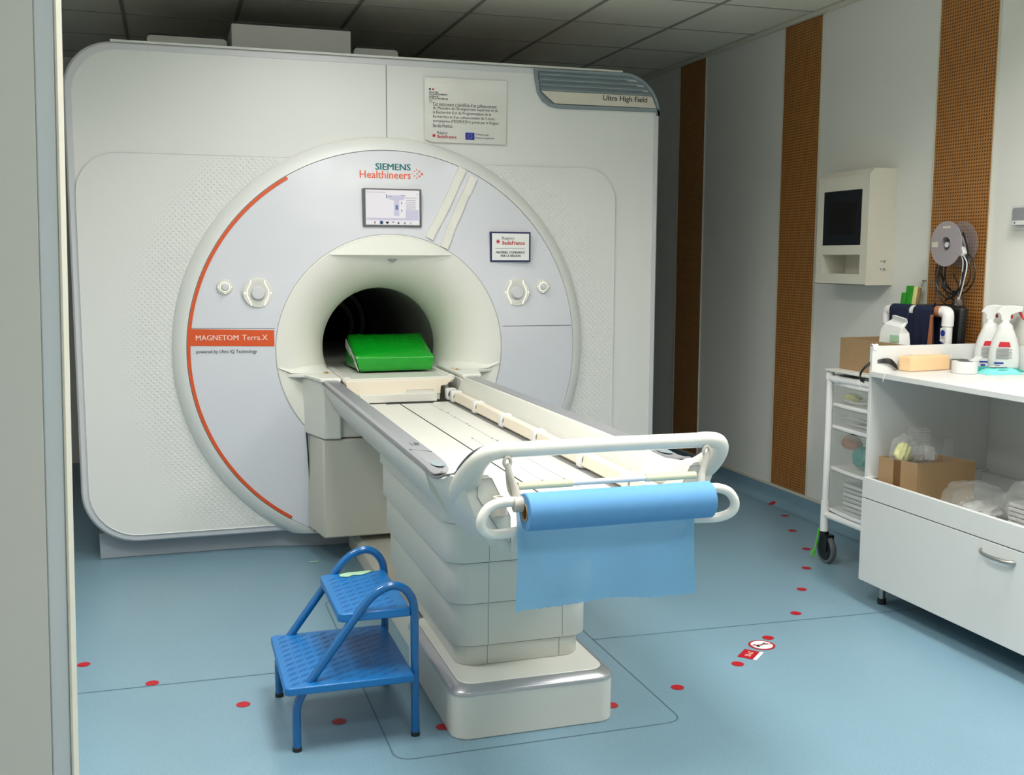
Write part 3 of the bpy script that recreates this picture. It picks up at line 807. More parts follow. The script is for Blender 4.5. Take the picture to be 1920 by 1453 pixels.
bs += [text_bm(s, NT(0.2145, 2.245-0.0102*k), w=mw[k], h=0.0085, bold=0.02) for k, s in enumerate(ml)]
bs += [text_bm(s, NT(0.2155, 2.2085-0.0055*k), w=w_, h=0.0045) for k, (s, w_) in enumerate((('Liberté', .014), ('Égalité', .014), ('Fraternité', .021)))]
obj('printed_text', join(*bs), M_ink, nt_, smooth=False)
obj('flag_mark', flat([[(0.2145, 2.258), (0.2235, 2.258), (0.2235, 2.267), (0.2145, 2.267)]], NT(0, 0)), M_navyink, nt_, smooth=False)
obj('flag_mark', flat([[(0.2310, 2.258), (0.2395, 2.258), (0.2395, 2.267), (0.2310, 2.267)], star(0.2385, 2.040, 0.0115, 0.0052)], NT(0, 0)), M_redink, nt_, smooth=False)
obj('region_logo', join(text_bm('îledeFrance', NT(0.2545, 2.0285), w=0.098, h=0.0155, bold=0.03)), M_redink, nt_, smooth=False)
obj('region_caption', join(text_bm('Région', NT(0.2545, 2.045), w=0.052, h=0.0165), text_bm('Cofinancé par', NT(0.450, 2.0455), w=0.071, h=0.013), text_bm("l'Union européenne", NT(0.450, 2.0295), w=0.100, h=0.013)), M_navyink, nt_, smooth=False)
obj('europe_flag', flat([[(0.399, 2.026), (0.446, 2.026), (0.446, 2.0605), (0.399, 2.0605)]], NT(0, 0)), M_blueink, nt_, smooth=False)
stars = [star(0.4225+0.0105*math.cos(2*PI*k/12), 2.043+0.0105*math.sin(2*PI*k/12), 0.0019, 0.0008, 5) for k in range(12)]
obj('flag_stars', flat(stars, lambda u, v: (u, -0.0071, v)), M_yellow, nt_, smooth=False)

pl = thing('funding_plaque', 'small white plaque with a navy border and red star logo, right of the taped strips', 'plaque', (0.61, -0.088, 1.42))
Y0 = -0.0935
obj('border', BX(0.504, 0.716, Y0, -0.07, 1.421, 1.571), M_navyink, pl, smooth=False)
obj('plate', BX(0.5125, 0.7075, Y0-0.001, Y0, 1.4295, 1.5625), M_paper, pl, smooth=False)
PT = lambda x, z: (lambda u, v: (x+u, Y0-0.002, z+v))
obj('red_logo', join(flat([star(0.5435, 1.5225, 0.0135, 0.006)], PT(0, 0)), text_bm('îledeFrance', PT(0.5645, 1.5065), w=0.120, h=0.019, bold=0.03)), M_redink, pl, smooth=False)
obj('logo_caption', text_bm('Région', PT(0.5645, 1.5275), w=0.064, h=0.0195), M_greyink, pl, smooth=False)
obj('divider', flat([[(0.532, 1.4875), (0.685, 1.4875), (0.685, 1.4888), (0.532, 1.4888)]], PT(0, 0)), M_greyink, pl, smooth=False)
obj('plaque_text', join(text_bm('MATÉRIEL COFINANCÉ', PT(0.534, 1.4625), w=0.150, h=0.0145, bold=0.035), text_bm('PAR LA RÉGION', PT(0.558, 1.4455), w=0.104, h=0.0145, bold=0.035)), M_ink, pl, smooth=False)

def tapestrip(a, b, wd, lab, kink):
    """a, b: centre points (x,z) of the ends"""
    a, b = Vector(a), Vector(b); d = (b-a).normalized(); n = Vector((-d.y, d.x))
    bm = bmesh.new(); N = 14; L_ = (b-a).length
    T, B = [], []
    for k in range(N+1):
        t = k/N; off = kink*(1 if 0.22 < t < 0.80 else 0)
        for s_ in (-1, 1):
            p = a+d*L_*t+n*s_*wd*0.5+n*off*0.004
            e = 0.0035+0.0035*abs(math.sin(t*PI*2.3+s_))
            T.append(bm.verts.new((p.x, yf(p.x, p.y)-e-0.002, p.y))); B.append(bm.verts.new((p.x, yf(p.x, p.y)-0.001, p.y)))
    for k in range(N):
        i = 2*k
        bm.faces.new((T[i], T[i+1], T[i+3], T[i+2])); bm.faces.new((T[i], T[i+2], B[i+2], B[i])); bm.faces.new((T[i+1], T[i+3], B[i+3], B[i+1]))
    bm.faces.new((T[0], T[1], B[1], B[0])); bm.faces.new((T[-2], T[-1], B[-1], B[-2]))
    m0 = (a+b)/2
    return single('tape_strip', bm, M_tape, lab, 'tape', (m0.x, yf(m0.x, m0.y), m0.y), 'pale tape strips beside the display')
tapestrip((0.371, 1.880), (0.188, 1.535), 0.040, 'pale plastic tape strip slanting beside the display, the left of two', 1)
tapestrip((0.425, 1.838), (0.262, 1.490), 0.040, 'pale plastic tape strip slanting beside the display, the right of two', -1)

# ================================================================ PATIENT TABLE
tb = thing('patient_table', 'long white patient table with grey side rails, docked to the MRI scanner', 'patient table', (0, -1.7, 0))
# base
bm = bmesh.new(); bp_ = rrect(-0.262, 0.262, -2.305, -1.62, 0.055, 8)
prism(bm, bp_, 0.0, 0.140, 'z'); obj('base', bm, M_table, tb, bevel=0.004)
def inset(pts, d, c): return [(c[0]+(x-c[0])*(1-d/0.262), c[1]+(y-c[1])*(1-d/0.34)) for x, y in pts]
bm = bmesh.new(); c0 = (0, -1.96)
lv = [(inset(bp_, -0.002, c0), 0.137), (inset(bp_, -0.002, c0), 0.144), (inset(bp_, 0.003, c0), 0.150), (inset(bp_, 0.024, c0), 0.163), (inset(bp_, 0.028, c0), 0.164)]
loft(bm, [[(x, y, z) for x, y in p] for p, z in lv]); obj('silver_band', bm, M_silver, tb, angle=50)
bm = bmesh.new(); prism(bm, inset(bp_, 0.027, c0), 0.15, 0.166, 'z'); obj('base_top', bm, M_flare, tb, bevel=0.003)
# bellows
segs = [(0.166, 0.250, 0.207, -2.146), (0.236, 0.390, 0.225, -2.165), (0.378, 0.526, 0.240, -2.182), (0.513, 0.656, 0.254, -2.198), (0.642, 0.71, 0.266, -2.212)]
for k, (z0_, z1_, hw, yf_) in enumerate(segs):
    bm = bmesh.new(); p = rrect(-hw, hw, yf_, -1.14-0.004*k, [0.065, 0.065, 0.02, 0.02], 9)
    pi = [(x*0.993, -1.6+(y+1.6)*0.995) for x, y in p]
    loft(bm, [[(x, y, z0_) for x, y in pi], [(x, y, z0_+0.003) for x, y in p], [(x, y, z1_) for x, y in p]])
    seg_o = obj('lift_cover_segment', bm, M_bellow, tb, angle=50)
    if k: g = bmesh.new(); prism(g, [(x*0.972, -1.6+(y+1.6)*0.985) for x, y in p], z0_-0.0035, z0_+0.001, 'z'); obj('lip_shade_strip', g, M_lipshade, seg_o)  # dark strip standing in for the shaded gap under each lip
    for xx in (-0.112-0.003*k, 0.128+0.004*k):
        obj('cover_joint', BX(xx-0.0008, xx+0.0008, yf_-0.0006, yf_+0.004, z0_+0.004, z1_), M_greyrail, seg_o, smooth=False)
# floor trunk linking base and scanner
bm = bmesh.new(); pr_ = [(-0.215, 0.0), (0.215, 0.0), (0.215, 0.075), (0.19, 0.095), (-0.19, 0.095), (-0.215, 0.075)]
prism(bm, pr_, -1.63, -0.02, 'y'); obj('floor_trunk', bm, M_block, tb, bevel=0.004)
bm = bmesh.new(); prism(bm, [(-1.60, 0.0), (-1.05, 0.0), (-0.86, 0.10), (-0.86, 0.12), (-1.60, 0.16)], -0.224, -0.217, 'x')
obj('trunk_side_plate', bm, M_bellow, tb, smooth=False)
# column between bellows and top
# trough hull
def hull_section(y, ztop, wo, wi, zb=0.697, wb=0.285):
    half = [(0.0, 0.672), (wb*0.72, 0.678), (wb, zb), (wb+0.012, zb+0.016), (wo-0.012, 0.80), (wo, ztop-0.028), (wo, ztop-0.008), (wo-0.006, ztop), (wo-0.060, ztop+0.001), (wi+0.008, ztop-0.001), (wi, ztop-0.012), (wi-0.025, 0.800), (wi-0.045, 0.757), (0.0, 0.757)]
    R1 = [(x, y, z) for x, z in half]; L1 = [(-x, y, z) for x, z in half[::-1]]
    return R1+L1[1:-1]
st = [(-0.335, 0.872, 0.366, 0.292), (-1.2, 0.874, 0.368, 0.294), (-2.0, 0.875, 0.370, 0.296), (-2.42, 0.874, 0.371, 0.300)]
bm = bmesh.new(); loft(bm, [hull_section(*s_) for s_ in st])
obj('trough', bm, M_table, tb, angle=28)
# end section of the hull: rises and flares into the handle
sec = [(-2.42, 0.874, 0.371, 0.300, 0.697, 0.285), (-2.49, 0.868, 0.371, 0.300, 0.697, 0.283), (-2.55, 0.868, 0.370, 0.298, 0.698, 0.280), (-2.61, 0.880, 0.368, 0.292, 0.700, 0.275), (-2.67, 0.900, 0.366, 0.284, 0.702, 0.266), (-2.715, 0.905, 0.362, 0.276, 0.706, 0.262), (-2.737, 0.902, 0.350, 0.274, 0.712, 0.252)]
def end_section(y, zt, wo, wi, zb, wb):
    half = [(0.0, 0.672), (wb*0.72, 0.678), (wb, zb), (wb+0.014, zb+0.018), (wo-0.030, 0.80), (wo-0.006, zt-0.035), (wo, zt-0.010), (wo-0.008, zt), (wo-0.03, zt+0.002), (wi+0.012, zt-0.001), (wi, zt-0.012), (wi-0.03, 0.800), (wi-0.05, 0.757), (0.0, 0.757)]
    R1 = [(x, y, z) for x, z in half]; L1 = [(-x, y, z) for x, z in half[::-1]]
    return R1+L1[1:-1]
bm = bmesh.new(); loft(bm, [end_section(*s_) for s_ in sec])
obj('end_frame', bm, M_table, tb, angle=40)
zb_ = 0.978; yb_ = -2.825
pts = spline([(-0.296, -2.50, 0.800), (-0.314, -2.60, 0.832), (-0.329, -2.68, 0.868), (-0.333, -2.745, 0.908), (-0.328, -2.795, 0.946), (-0.310, -2.82, 0.970), (-0.280, yb_, zb_), (-0.252, yb_, zb_)], 6)
RC = [0.038, 0.040, 0.036, 0.031, 0.0255, 0.0215, 0.0205, 0.0200]
Rr = [RC[min(7, int(k/6))]*(1-(k % 6)/6)+RC[min(7, int(k/6)+1)]*(k % 6)/6 for k in range(len(pts))]
LIPP = [(pts[k], Rr[k], max(0, min(1, (-2.795-pts[k].y)/-0.03+0.0)) if pts[k].y < -2.795 else 1.0) for k in range(13, len(pts), 4)]
LIPP = [(p, r, 1.0 if abs(p.x) > 0.325 else max(0.0, (abs(p.x)-0.252)/0.073)) for p, r, c_ in LIPP]
HP, HR = pts, Rr
# grey rail tops with a dark lip
for s_ in (-1, 1):
    bm = bmesh.new()
    ys = [-0.30, -0.8, -1.4, -2.0, -2.30, -2.42, -2.49, -2.53, -2.57]
    zt = [0.873, 0.875, 0.876, 0.876, 0.876, 0.875, 0.8715, 0.8735, 0.880]
    xo = [0.367, 0.3695, 0.371, 0.372, 0.372, 0.372, 0.3715, 0.371, 0.370]; xi = [0.306, 0.308, 0.310, 0.312, 0.313, 0.315, 0.323, 0.338, 0.358]
    R1 = []
    TH = [.013]*6+[.011, .007, .003]
    for y, z, a, b, th in zip(ys, zt, xo, xi, TH):
        R1.append([(s_*b, y, z+0.0015), (s_*(a-0.008), y, z+0.003), (s_*(a+0.002), y, z-0.004), (s_*(a+0.0022), y, z-th), (s_*(a-0.004), y, z-th-0.001), (s_*(b), y, z-0.003)])
    loft(bm, R1); rail = obj('side_rail', bm, M_greyrail, tb, angle=25)
    bm = bmesh.new(); tube(bm, spline([(s_*0.3700, -0.32, 0.857), (s_*0.3730, -1.4, 0.860), (s_*0.3735, -2.3, 0.860), (s_*0.3735, -2.44, 0.857), (s_*0.3735, -2.52, 0.859), (s_*0.373, -2.58, 0.868), (s_*0.370, -2.635, 0.885)]+[(s_*(abs(p.x)+r*(0.78*c_+0.0*(1-c_))), p.y+r*0.72*(1-c_)+r*0.15, p.z+r*0.66) for p, r, c_ in LIPP], 6), 0.0036, 6)
    obj('rail_lip', bm, M_dgrey, rail)
    bm = bmesh.new(); tube(bm, [(s_*0.315, -2.26, 0.8785), (s_*0.372, -2.21, 0.8785)], 0.0011, 5)
    obj('rail_joint', bm, M_dgrey, rail)
    bm = flat([[(s_*0.343+0.018*math.cos(a), -2.44+0.045*math.sin(a)) for a in [2*PI*k/20 for k in range(20)]]], lambda u, v: (u, v, 0.8785))
    obj('rail_end_lens', bm, M_vent, rail, smooth=False)
    if s_ < 0:
        obj('rail_mark', join(flat([[(-0.349, -2.15), (-0.347, -2.15), (-0.347, -2.10), (-0.349, -2.10)], [(-0.349, -2.15), (-0.325, -2.15), (-0.325, -2.146), (-0.349, -2.146)], disc(-0.330, -2.118, 0.008, 12, 0.016)], lambda u, v: (u, v, 0.8805))), M_dgrey, rail, smooth=False)
# trough floor: raised centre plate, slot, joints, screws
bm = bmesh.new(); box(bm, -0.243, 0.243, -2.735, -0.36, 0.7575, 0.7600); fp = obj('floor_plate', bm, M_table, tb, smooth=False)
obj('floor_slot', join(BX(-0.024, -0.0185, -2.72, -0.37, 0.7600, 0.7608), BX(-0.085, 0.142, -0.385, -0.345, 0.7600, 0.7612)), M_gap, fp, smooth=False)
g = bmesh.new(); box(g, 0.118, 0.120, -2.70, -0.37, 0.7600, 0.7606)
for yy in (-1.92, ): pass
box(g, 0.045, 0.0465, -1.80, -1.40, 0.7600, 0.7606); box(g, 0.045, 0.119, -2.205, -2.2035, 0.7600, 0.7606); box(g, 0.045, 0.0465, -2.205, -1.98, 0.7600, 0.7606)
obj('floor_joint', g, M_greyrail, fp, smooth=False)
g = bmesh.new()
for (xx, yy) in ((0.119, -0.62), (0.125, -0.72), (0.119, -0.86), (0.122, -1.05), (0.119, -1.10), (0.119, -1.42), (0.125, -1.47), (0.131, -1.52), (0.046, -1.40), (0.046, -1.80), (0.046, -2.205), (0.119, -2.205), (0.119, -2.42), (-0.09, -2.55)):
    lathe(g, [(0, 0.7612), (0.004, 0.7612), (0.0045, 0.7600)], 'z', (xx, yy, 0), 10)
obj('floor_screws', g, M_dgrey, fp, smooth=False)
# accessory beam with collars on the right inner wall
bm = bmesh.new(); prism(bm, [(0.222, 0.772), (0.254, 0.772), (0.262, 0.812), (0.228, 0.812)], -2.66, -0.36, 'y')
beam = obj('accessory_beam', bm, M_cream, tb, bevel=0.003)
for yy in (-0.34, -0.44, -0.82, -1.22, -1.63, -2.09, -2.46):
    bm = bmesh.new(); prism(bm, rrect(0.214, 0.266, 0.764, 0.820, 0.012, 4), yy, yy+0.036, 'y')
    c_ = obj('beam_collar', bm, M_white, beam, bevel=0.003)
    bm = bmesh.new(); lathe(bm, [(0, yy-0.0012), (0.017, yy-0.0012), (0.018, yy+0.001)], 'y', (0.239, 0, 0.792), 20)
    obj('collar_hole', bm, M_dgrey, c_)
obj('beam_gap', BX(0.212, 0.226, -2.66, -0.36, 0.7602, 0.7612), M_greyrail, beam, smooth=False)
# tabletop (inside the bore) with its end face
bm = bmesh.new()
sec_t = [(-0.274, 0.866), (-0.268, 0.878), (-0.24, 0.880), (-0.235, 0.872), (0.235, 0.872), (0.24, 0.880), (0.268, 0.878), (0.274, 0.866), (0.258, 0.842), (-0.258, 0.842)]
prism(bm, sec_t, -0.275, 2.05, 'y'); top_o = obj('tabletop', bm, M_table, tb, bevel=0.003)
bm = bmesh.new(); prism(bm, [(-0.262, 0.862), (-0.240, 0.790), (0.03, 0.790), (0.03, 0.812), (0.162, 0.812), (0.162, 0.790), (0.196, 0.790), (0.200, 0.828), (0.228, 0.832), (0.262, 0.862)], -0.288, 0.0, 'y')
obj('tabletop_end_face', bm, M_cream, top_o, bevel=0.002)
bm = bmesh.new(); prism(bm, [(-0.235, 0.845), (-0.235, 0.762), (0.195, 0.762), (0.195, 0.79), (0.195, 0.845)], -0.30+0.016, 0.0, 'y')
box(bm, -0.20, 0.168, -0.335, -0.284, 0.762, 0.800)
obj('drive_carriage', bm, M_table, top_o, bevel=0.002)
# handle bar at the foot end
for s_ in (1, -1):
    bm = bmesh.new(); tube(bm, [(p.x*s_, p.y, p.z) for p in HP], HR, 20)
    obj('handle_corner', bm, M_table, tb)
    bm = bmesh.new(); tube(bm, spline([(s_*-0.322, -2.680, 0.880), (s_*-0.316, -2.700, 0.850), (s_*-0.298, -2.706, 0.800), (s_*-0.270, -2.704, 0.752), (s_*-0.250, -2.698, 0.722)], 6), [0.034-0.010*k/24 for k in range(25)], 18)
    obj('corner_fairing', bm, M_table, tb)
bm = bmesh.new(); tube(bm, [(-0.253, yb_, zb_), (0, yb_, zb_+0.001), (0.253, yb_, zb_)], 0.0195, 24); obj('handle_bar', bm, M_gloss, tb)
# end caps (grey inset panels)
for s_ in (-1, 1):
    q = [(s_*0.311, 0.893), (s_*0.276, 0.893), (s_*0.244, 0.828), (s_*0.226, 0.790), (s_*0.226, 0.722), (s_*0.250, 0.748), (s_*0.313, 0.846)]
    bm = bmesh.new(); prism(bm, q if s_ > 0 else q[::-1], -2.7385, -2.70, 'y'); cap_ = obj('end_cap', bm, M_bellow, tb, smooth=False)
    bm = bmesh.new(); tube(bm, [(x, -2.7388, z) for x, z in q], 0.0007, 5, closed=True); obj('cap_joint', bm, M_dgrey, cap_)
bm = bmesh.new(); prism(bm, [(-0.225, 0.757), (0.225, 0.757), (0.225, 0.70), (0.17, 0.665), (-0.17, 0.665), (-0.225, 0.70)], -2.742, -2.60, 'y'); obj('end_panel', bm, M_table, tb, bevel=0.006)
# U-shaped tubes holding the roll
for s_ in (-1, 1):
    bm = bmesh.new()
    tube(bm, spline([(s_*0.252, -2.862, 0.858), (s_*0.290, -2.862, 0.858), (s_*0.322, -2.864, 0.846), (s_*0.339, -2.866, 0.820), (s_*0.335, -2.862, 0.795), (s_*0.310, -2.850, 0.779), (s_*0.270, -2.835, 0.774), (s_*0.22, -2.80, 0.770), (s_*0.20, -2.742, 0.765)], 7), 0.0125, 14)
    obj('push_loop', bm, M_gloss, tb)
    bm = bmesh.new(); lathe(bm, [(0, 0.805), (0.019, 0.805), (0.019, 0.846), (0.017, 0.850), (0.009, 0.850), (0.008, 0.843), (0, 0.843)], 'z', (s_*0.262, -2.765, 0), 20)
    obj('post_socket', bm, M_arm, tb)
    g = bmesh.new(); box(g, s_*0.262-0.012, s_*0.262+0.012, -2.765, -2.735, 0.795, 0.820); obj('socket_bracket', g, M_cream, tb, smooth=False)

# roll holder + roll
rh = thing('roll_holder', 'cream plastic roll holder with two upright lever arms at the foot of the table', 'roll holder', (0, -2.86, 0.858))
for s_ in (-1, 1):
    bm = bmesh.new()
    x0 = s_*0.247
    tube(bm, spline([(x0, -2.862, 0.858), (x0+s_*0.004, -2.850, 0.89), (x0+s_*0.016, -2.845, 0.925), (x0+s_*0.020, -2.842, 0.948)], 4), [0.010]*5+[0.008]*8, 10)
    tube(bm, [(x0+s_*0.020+0.0085*math.cos(2*PI*k/16), -2.842, 0.952+0.012*math.sin(2*PI*k/16)) for k in range(16)], 0.0045, 8, closed=True)
    tube(bm, spline([(x0-s_*0.002, -2.862, 0.858), (x0+s_*0.012, -2.835, 0.88), (x0+s_*0.019, -2.838, 0.93)], 4), 0.005, 8)
    arm = obj('lever_arm', bm, M_arm, rh)
    bm = bmesh.new(); lathe(bm, [(0, x0-0.012), (0.019, x0-0.012), (0.019, x0+0.012), (0, x0+0.012)], 'x', (0, -2.865, 0.852), 20); obj('collar', bm, M_arm, arm, bevel=0.002)
bm = bmesh.new(); tube(bm, [(-0.238, -2.842, 0.891), (0.238, -2.842, 0.891)], 0.0075, 12); rod = obj('guide_rod', bm, M_white, rh)
for a, b in ((-0.240, -0.100), (0.098, 0.236)):
    bm = bmesh.new(); tube(bm, [(a, -2.842, 0.891), (b, -2.842, 0.891)], 0.0098, 12); obj('rod_sleeve', bm, M_sleeve, rod)
YR, ZR, RR = -2.885, 0.836, 0.046
pr = thing('paper_roll', 'roll of blue couch paper at the foot of the table with a sheet hanging down', 'paper roll', (0, YR, ZR))
bm = bmesh.new(); lathe(bm, [(0.022, -0.236), (0.044, -0.236), (RR, -0.234), (RR, 0.254), (0.044, 0.256), (0.022, 0.256)], 'x', (0, YR, ZR), 64, closed_prof=True)
obj('roll', bm, M_roll, pr)
bm = bmesh.new(); lathe(bm, [(0.0185, -0.238), (0.022, -0.238), (0.022, 0.258), (0.0185, 0.258)], 'x', (0, YR, ZR), 32, closed_prof=True)
obj('cardboard_core', bm, M_carton, pr)
bm = bmesh.new()
NU, NV = 60, 44
grid = []
for j in range(NV+1):
    row = []
    t = j/NV
    for i in range(NU+1):
        u = i/NU; x = -0.244+0.486*u
        L0 = 0.255+0.004*math.sin(u*9)+0.006*(1 if u < 0.02 else 0)
        s_ = t*(L0+0.06)
        if s_ < 0.06:      # leaves the roll at its back and passes under the rod
            a = math.radians(60)*(1-s_/0.06)
            y = YR+(RR+0.001)*math.cos(a); z = ZR+(RR+0.001)*math.sin(a)
        else:
            d = s_-0.06
            y = YR+RR+0.001+0.004*math.sin(x*14+d*9)*min(1, d*8)+0.003*math.sin(x*37+1)*min(1, d*6)
            z = ZR-d
            x = x+0.004*math.sin(d*16)*(1 if u < 0.5 else -1)*abs(u-0.5)*2 - 0.010*max(0, d-0.19)*(1-u)*-3
            if j == NV: z += 0.0012*math.sin(i*2.1)+0.0008*random.random()
        row.append(bm.verts.new((x, y, z)))
    grid.append(row)
for j in range(NV):
    for i in range(NU): bm.faces.new((grid[j][i], grid[j][i+1], grid[j+1][i+1], grid[j+1][i]))
obj('hanging_sheet', bm, M_sheet, pr, angle=180)

# green cushion in the bore
gc = thing('wedge_cushion', 'bright green vinyl positioning cushion lying on the tabletop in the bore', 'cushion', (0.03, 0.12, 0.881))
bm = bmesh.new()
lower = [(-0.148, -0.05), (0.205, -0.05), (0.222, 0.30), (-0.166, 0.30)]
upper = [(-0.172, -0.058, 0.958), (0.216, -0.058, 0.958), (0.240, 0.31, 1.040), (-0.155, 0.31, 1.040)]
def quadloft(bm, lo, hi, n=14, bulge=0.0):
    def e(q, i): # subdivide loop
        a, b = Vector(q[i]), Vector(q[(i+1) % 4]); return [a+(b-a)*k/n for k in range(n)]
    L_ = sum([e(lo, i) for i in range(4)], []); H = sum([e(hi, i) for i in range(4)], [])
    return L_, H
lo3 = [(x, y, 0.8815) for x, y in lower]
L_, H_ = quadloft(bm, lo3, upper)
rings = []
for t in (0, 0.04, 0.2, 0.4, 0.6, 0.8, 0.93, 1.0):
    ring = []
    for k, (a, b) in enumerate(zip(L_, H_)):
        p = a+(b-a)*t; c = Vector((0.035, 0.12, p.z)); d = (p-c); d.z = 0
        p = p + d.normalized()*(0.006*math.sin(PI*t)+0.0015*math.sin(k*1.7+t*9))
        if t in (0, 1.0): p = p-d.normalized()*0.008
        ring.append(tuple(p))
    rings.append(ring)
loft(bm, rings, cap=False)
# domed top
def topz(u, v): return 0
n = 14
top = []
for j in range(n+1):
    row = []
    for i in range(n+1):
        u, v = i/n, j/n
        a = Vector(upper[0])*(1-u)*(1-v)+Vector(upper[1])*u*(1-v)+Vector(upper[2])*u*v+Vector(upper[3])*(1-u)*v
        c = Vector((0.035, 0.12, a.z)); d = a-c; d.z = 0
        a = a-d.normalized()*0.008*max(abs(2*u-1), abs(2*v-1))
        a.z += 0.012*(1-(2*u-1)**4)*(1-(2*v-1)**4)+0.002*math.sin(u*23+v*17)*math.sin(v*21-u*6)
        row.append(bm.verts.new(a))
    top.append(row)
for j in range(n):
    for i in range(n): bm.faces.new((top[j][i], top[j][i+1], top[j+1][i+1], top[j+1][i]))
edge_v = [v for v in bm.verts if v.is_boundary and v.co.z > 0.9]
bmesh.ops.remove_doubles(bm, verts=edge_v, dist=0.006)
obj('vinyl_cover', bm, M_green, gc, angle=60)
bm = bmesh.new()
prism(bm, [(0.0, 0.0), (0.0, 0.0)][:0] or [(-0.046, 0.884), (-0.050, 0.928), (0.29, 1.018), (0.29, 0.980)], 0, 0.003, 'x')
for v in bm.verts:
    y = v.co.y; z = v.co.z; t = (z-0.8815)/((0.958 if y < 0 else 1.04)-0.8815); k = (y+0.05)/0.36
    xx = (-0.148*(1-k)-0.166*k)*(1-t)+(-0.172*(1-k)-0.155*k)*t
    v.co.x = xx-0.008-v.co.x
obj('white_seam', bm, M_white, gc, smooth=False)

# ================================================================ STEP STOOL
ss = thing('step_stool', 'blue two-tread step stool with tubular hoop handles beside the table base', 'step stool', (-0.545, -2.015, 0))
def hoop(y, dx, feet):
    xs_ = [(-0.718, 0.012), (-0.718, 0.11), (-0.714, 0.142), (-0.697, 0.178), (-0.665, 0.222)]
    diag = [(-0.60, 0.310), (-0.535, 0.397), (-0.500, 0.438), (-0.468, 0.462), (-0.430, 0.4735), (-0.396, 0.462), (-0.373, 0.432), (-0.365, 0.395), (-0.364, 0.33), (-0.364, 0.012)]
    pts = spline([(x+dx, y, z) for x, z in xs_+diag], 6)
    bm = bmesh.new(); tube(bm, pts, 0.0128, 16)
    h = obj('hoop_frame', bm, M_blue, ss)
    for xx in (-0.718, -0.364):
        bm = bmesh.new(); lathe(bm, [(0, 0), (0.0138, 0), (0.0138, 0.012), (0.0120, 0.014), (0, 0.014)], 'z', (xx+dx, y, 0), 18)
        obj('rubber_foot', bm, M_rubber, h)
hoop(-2.222, 0.002, None); hoop(-1.807, -0.010, None)
def tread(x0, x1, y0, y1, z, th, lab):
    bm = bmesh.new()
    o2 = [(x0+0.012, y0), (x1, y0), (x1, y1), (x0+0.012, y1), (x0, y1-0.012), (x0, y0+0.012)]
    prism(bm, o2, z-th, z, 'z'); t = obj('tread', bm, M_tread, ss, bevel=0.004)
    g = bmesh.new()      # chequer-plate ribs: groups of slanted bars alternating in direction
    i = 0; xx = x0+0.034
    while xx < x1-0.024:
        yy = y0+0.030+(0.020 if i % 2 else 0.0)
        while yy < y1-0.024:
            for k in (-2, -1, 0, 1, 2):
                cx1, cy1 = xx+k*0.0050, yy+k*0.0030
                a, b = (cx1-0.0065, cy1-0.0145), (cx1+0.0065, cy1+0.0145)
                tube(g, [(a[0], a[1], z-0.0004), (cx1, cy1, z-0.0002), (b[0], b[1], z-0.0004)], [0.0005, 0.0014, 0.0005], 5)
            yy += 0.040
        xx += 0.033; i += 1
    obj('tread_ribs', g, M_rib, t)
    return t
t_hi = tread(-0.590, -0.374, -2.225, -1.815, 0.402, 0.027, 'hi')
t_lo = tread(-0.752, -0.372, -2.262, -1.800, 0.208, 0.024, 'lo')
bm = bmesh.new(); ctr = [(-0.528, -1.835), (-0.500, -1.822), (-0.465, -1.822), (-0.430, -1.818), (-0.418, -1.828), (-0.438, -1.845), (-0.462, -1.858), (-0.485, -1.852), (-0.505, -1.868), (-0.530, -1.858)]
prism(bm, ctr, 0.4035, 0.4052, 'z'); obj('worn_patch', bm, M_lime, t_hi, smooth=False)

# ================================================================ FLOOR STICKERS
DOTS = [(-1.364, -1.323, 'round red floor dot at the far left, nearest the door edge'),
        (-1.130, -1.570, 'round red floor dot on the left, lying on the floor seam'),
        (-0.846, -1.840, 'round red floor dot just left of the blue step stool'),
        (-0.569, -2.060, 'round red floor dot under the blue step stool between its legs'),
        (-0.268, -2.193, 'round red floor dot between the step stool and the table base corner'),
        (0.292, -2.198, 'red floor dot half hidden by the right side of the table base'),
        (0.563, -2.129, 'round red floor dot alone in front, right of the table base'),
        (0.864, -2.002, 'round red floor dot just below the 20 mT sticker'),
        (1.109, -1.800, 'round red floor dot just above the round prohibition sticker'),
        (1.370, -1.582, 'round red floor dot on the floor, first one beyond the seam behind the stickers'),
        (1.572, -1.311, 'round red floor dot, second one beyond the seam, near the cabinet corner'),
        (1.776, -1.033, 'round red floor dot, third one beyond the seam, left of the trolley wheel'),
        (1.965, -0.742, 'round red floor dot, fourth one beyond the seam, behind the trolley wheel'),
        (2.097, -0.407, 'round red floor dot, third one from the wall cove'),
        (2.241, -0.103, 'round red floor dot, second one from the wall cove'),
        (2.322, 0.165, 'red floor dot folded up the cove of the right wall, the farthest one')]
for (x, y, lab) in DOTS:
    bm = bmesh.new()
    ctr = []
    for (rr, nn) in ((0, 1), (0.012, 24), (0.0225, 24)):
        ring = []
        for k in range(nn):
            a = 2*PI*k/max(1, nn); X = x+rr*math.cos(a); Y = y+rr*math.sin(a)
            cx, cz = (X, 0) if X < WX-0.054 else cove_pt(X-(WX-0.05))
            ring.append(bm.verts.new((cx-(0.002 if X > WX-0.06 else 0), Y, cz+(0.0022 if X > WX-0.06 else 0.0012))))
        ctr.append(ring)
    for k in range(24):
        bm.faces.new((ctr[0][0], ctr[1][k], ctr[1][(k+1) % 24])); bm.faces.new((ctr[1][k], ctr[2][k], ctr[2][(k+1) % 24], ctr[1][(k+1) % 24]))
    single('floor_dot', bm, M_reddot, lab, 'sticker', (x, y, 0), 'red dots marking the safety line on the floor', smooth=False)

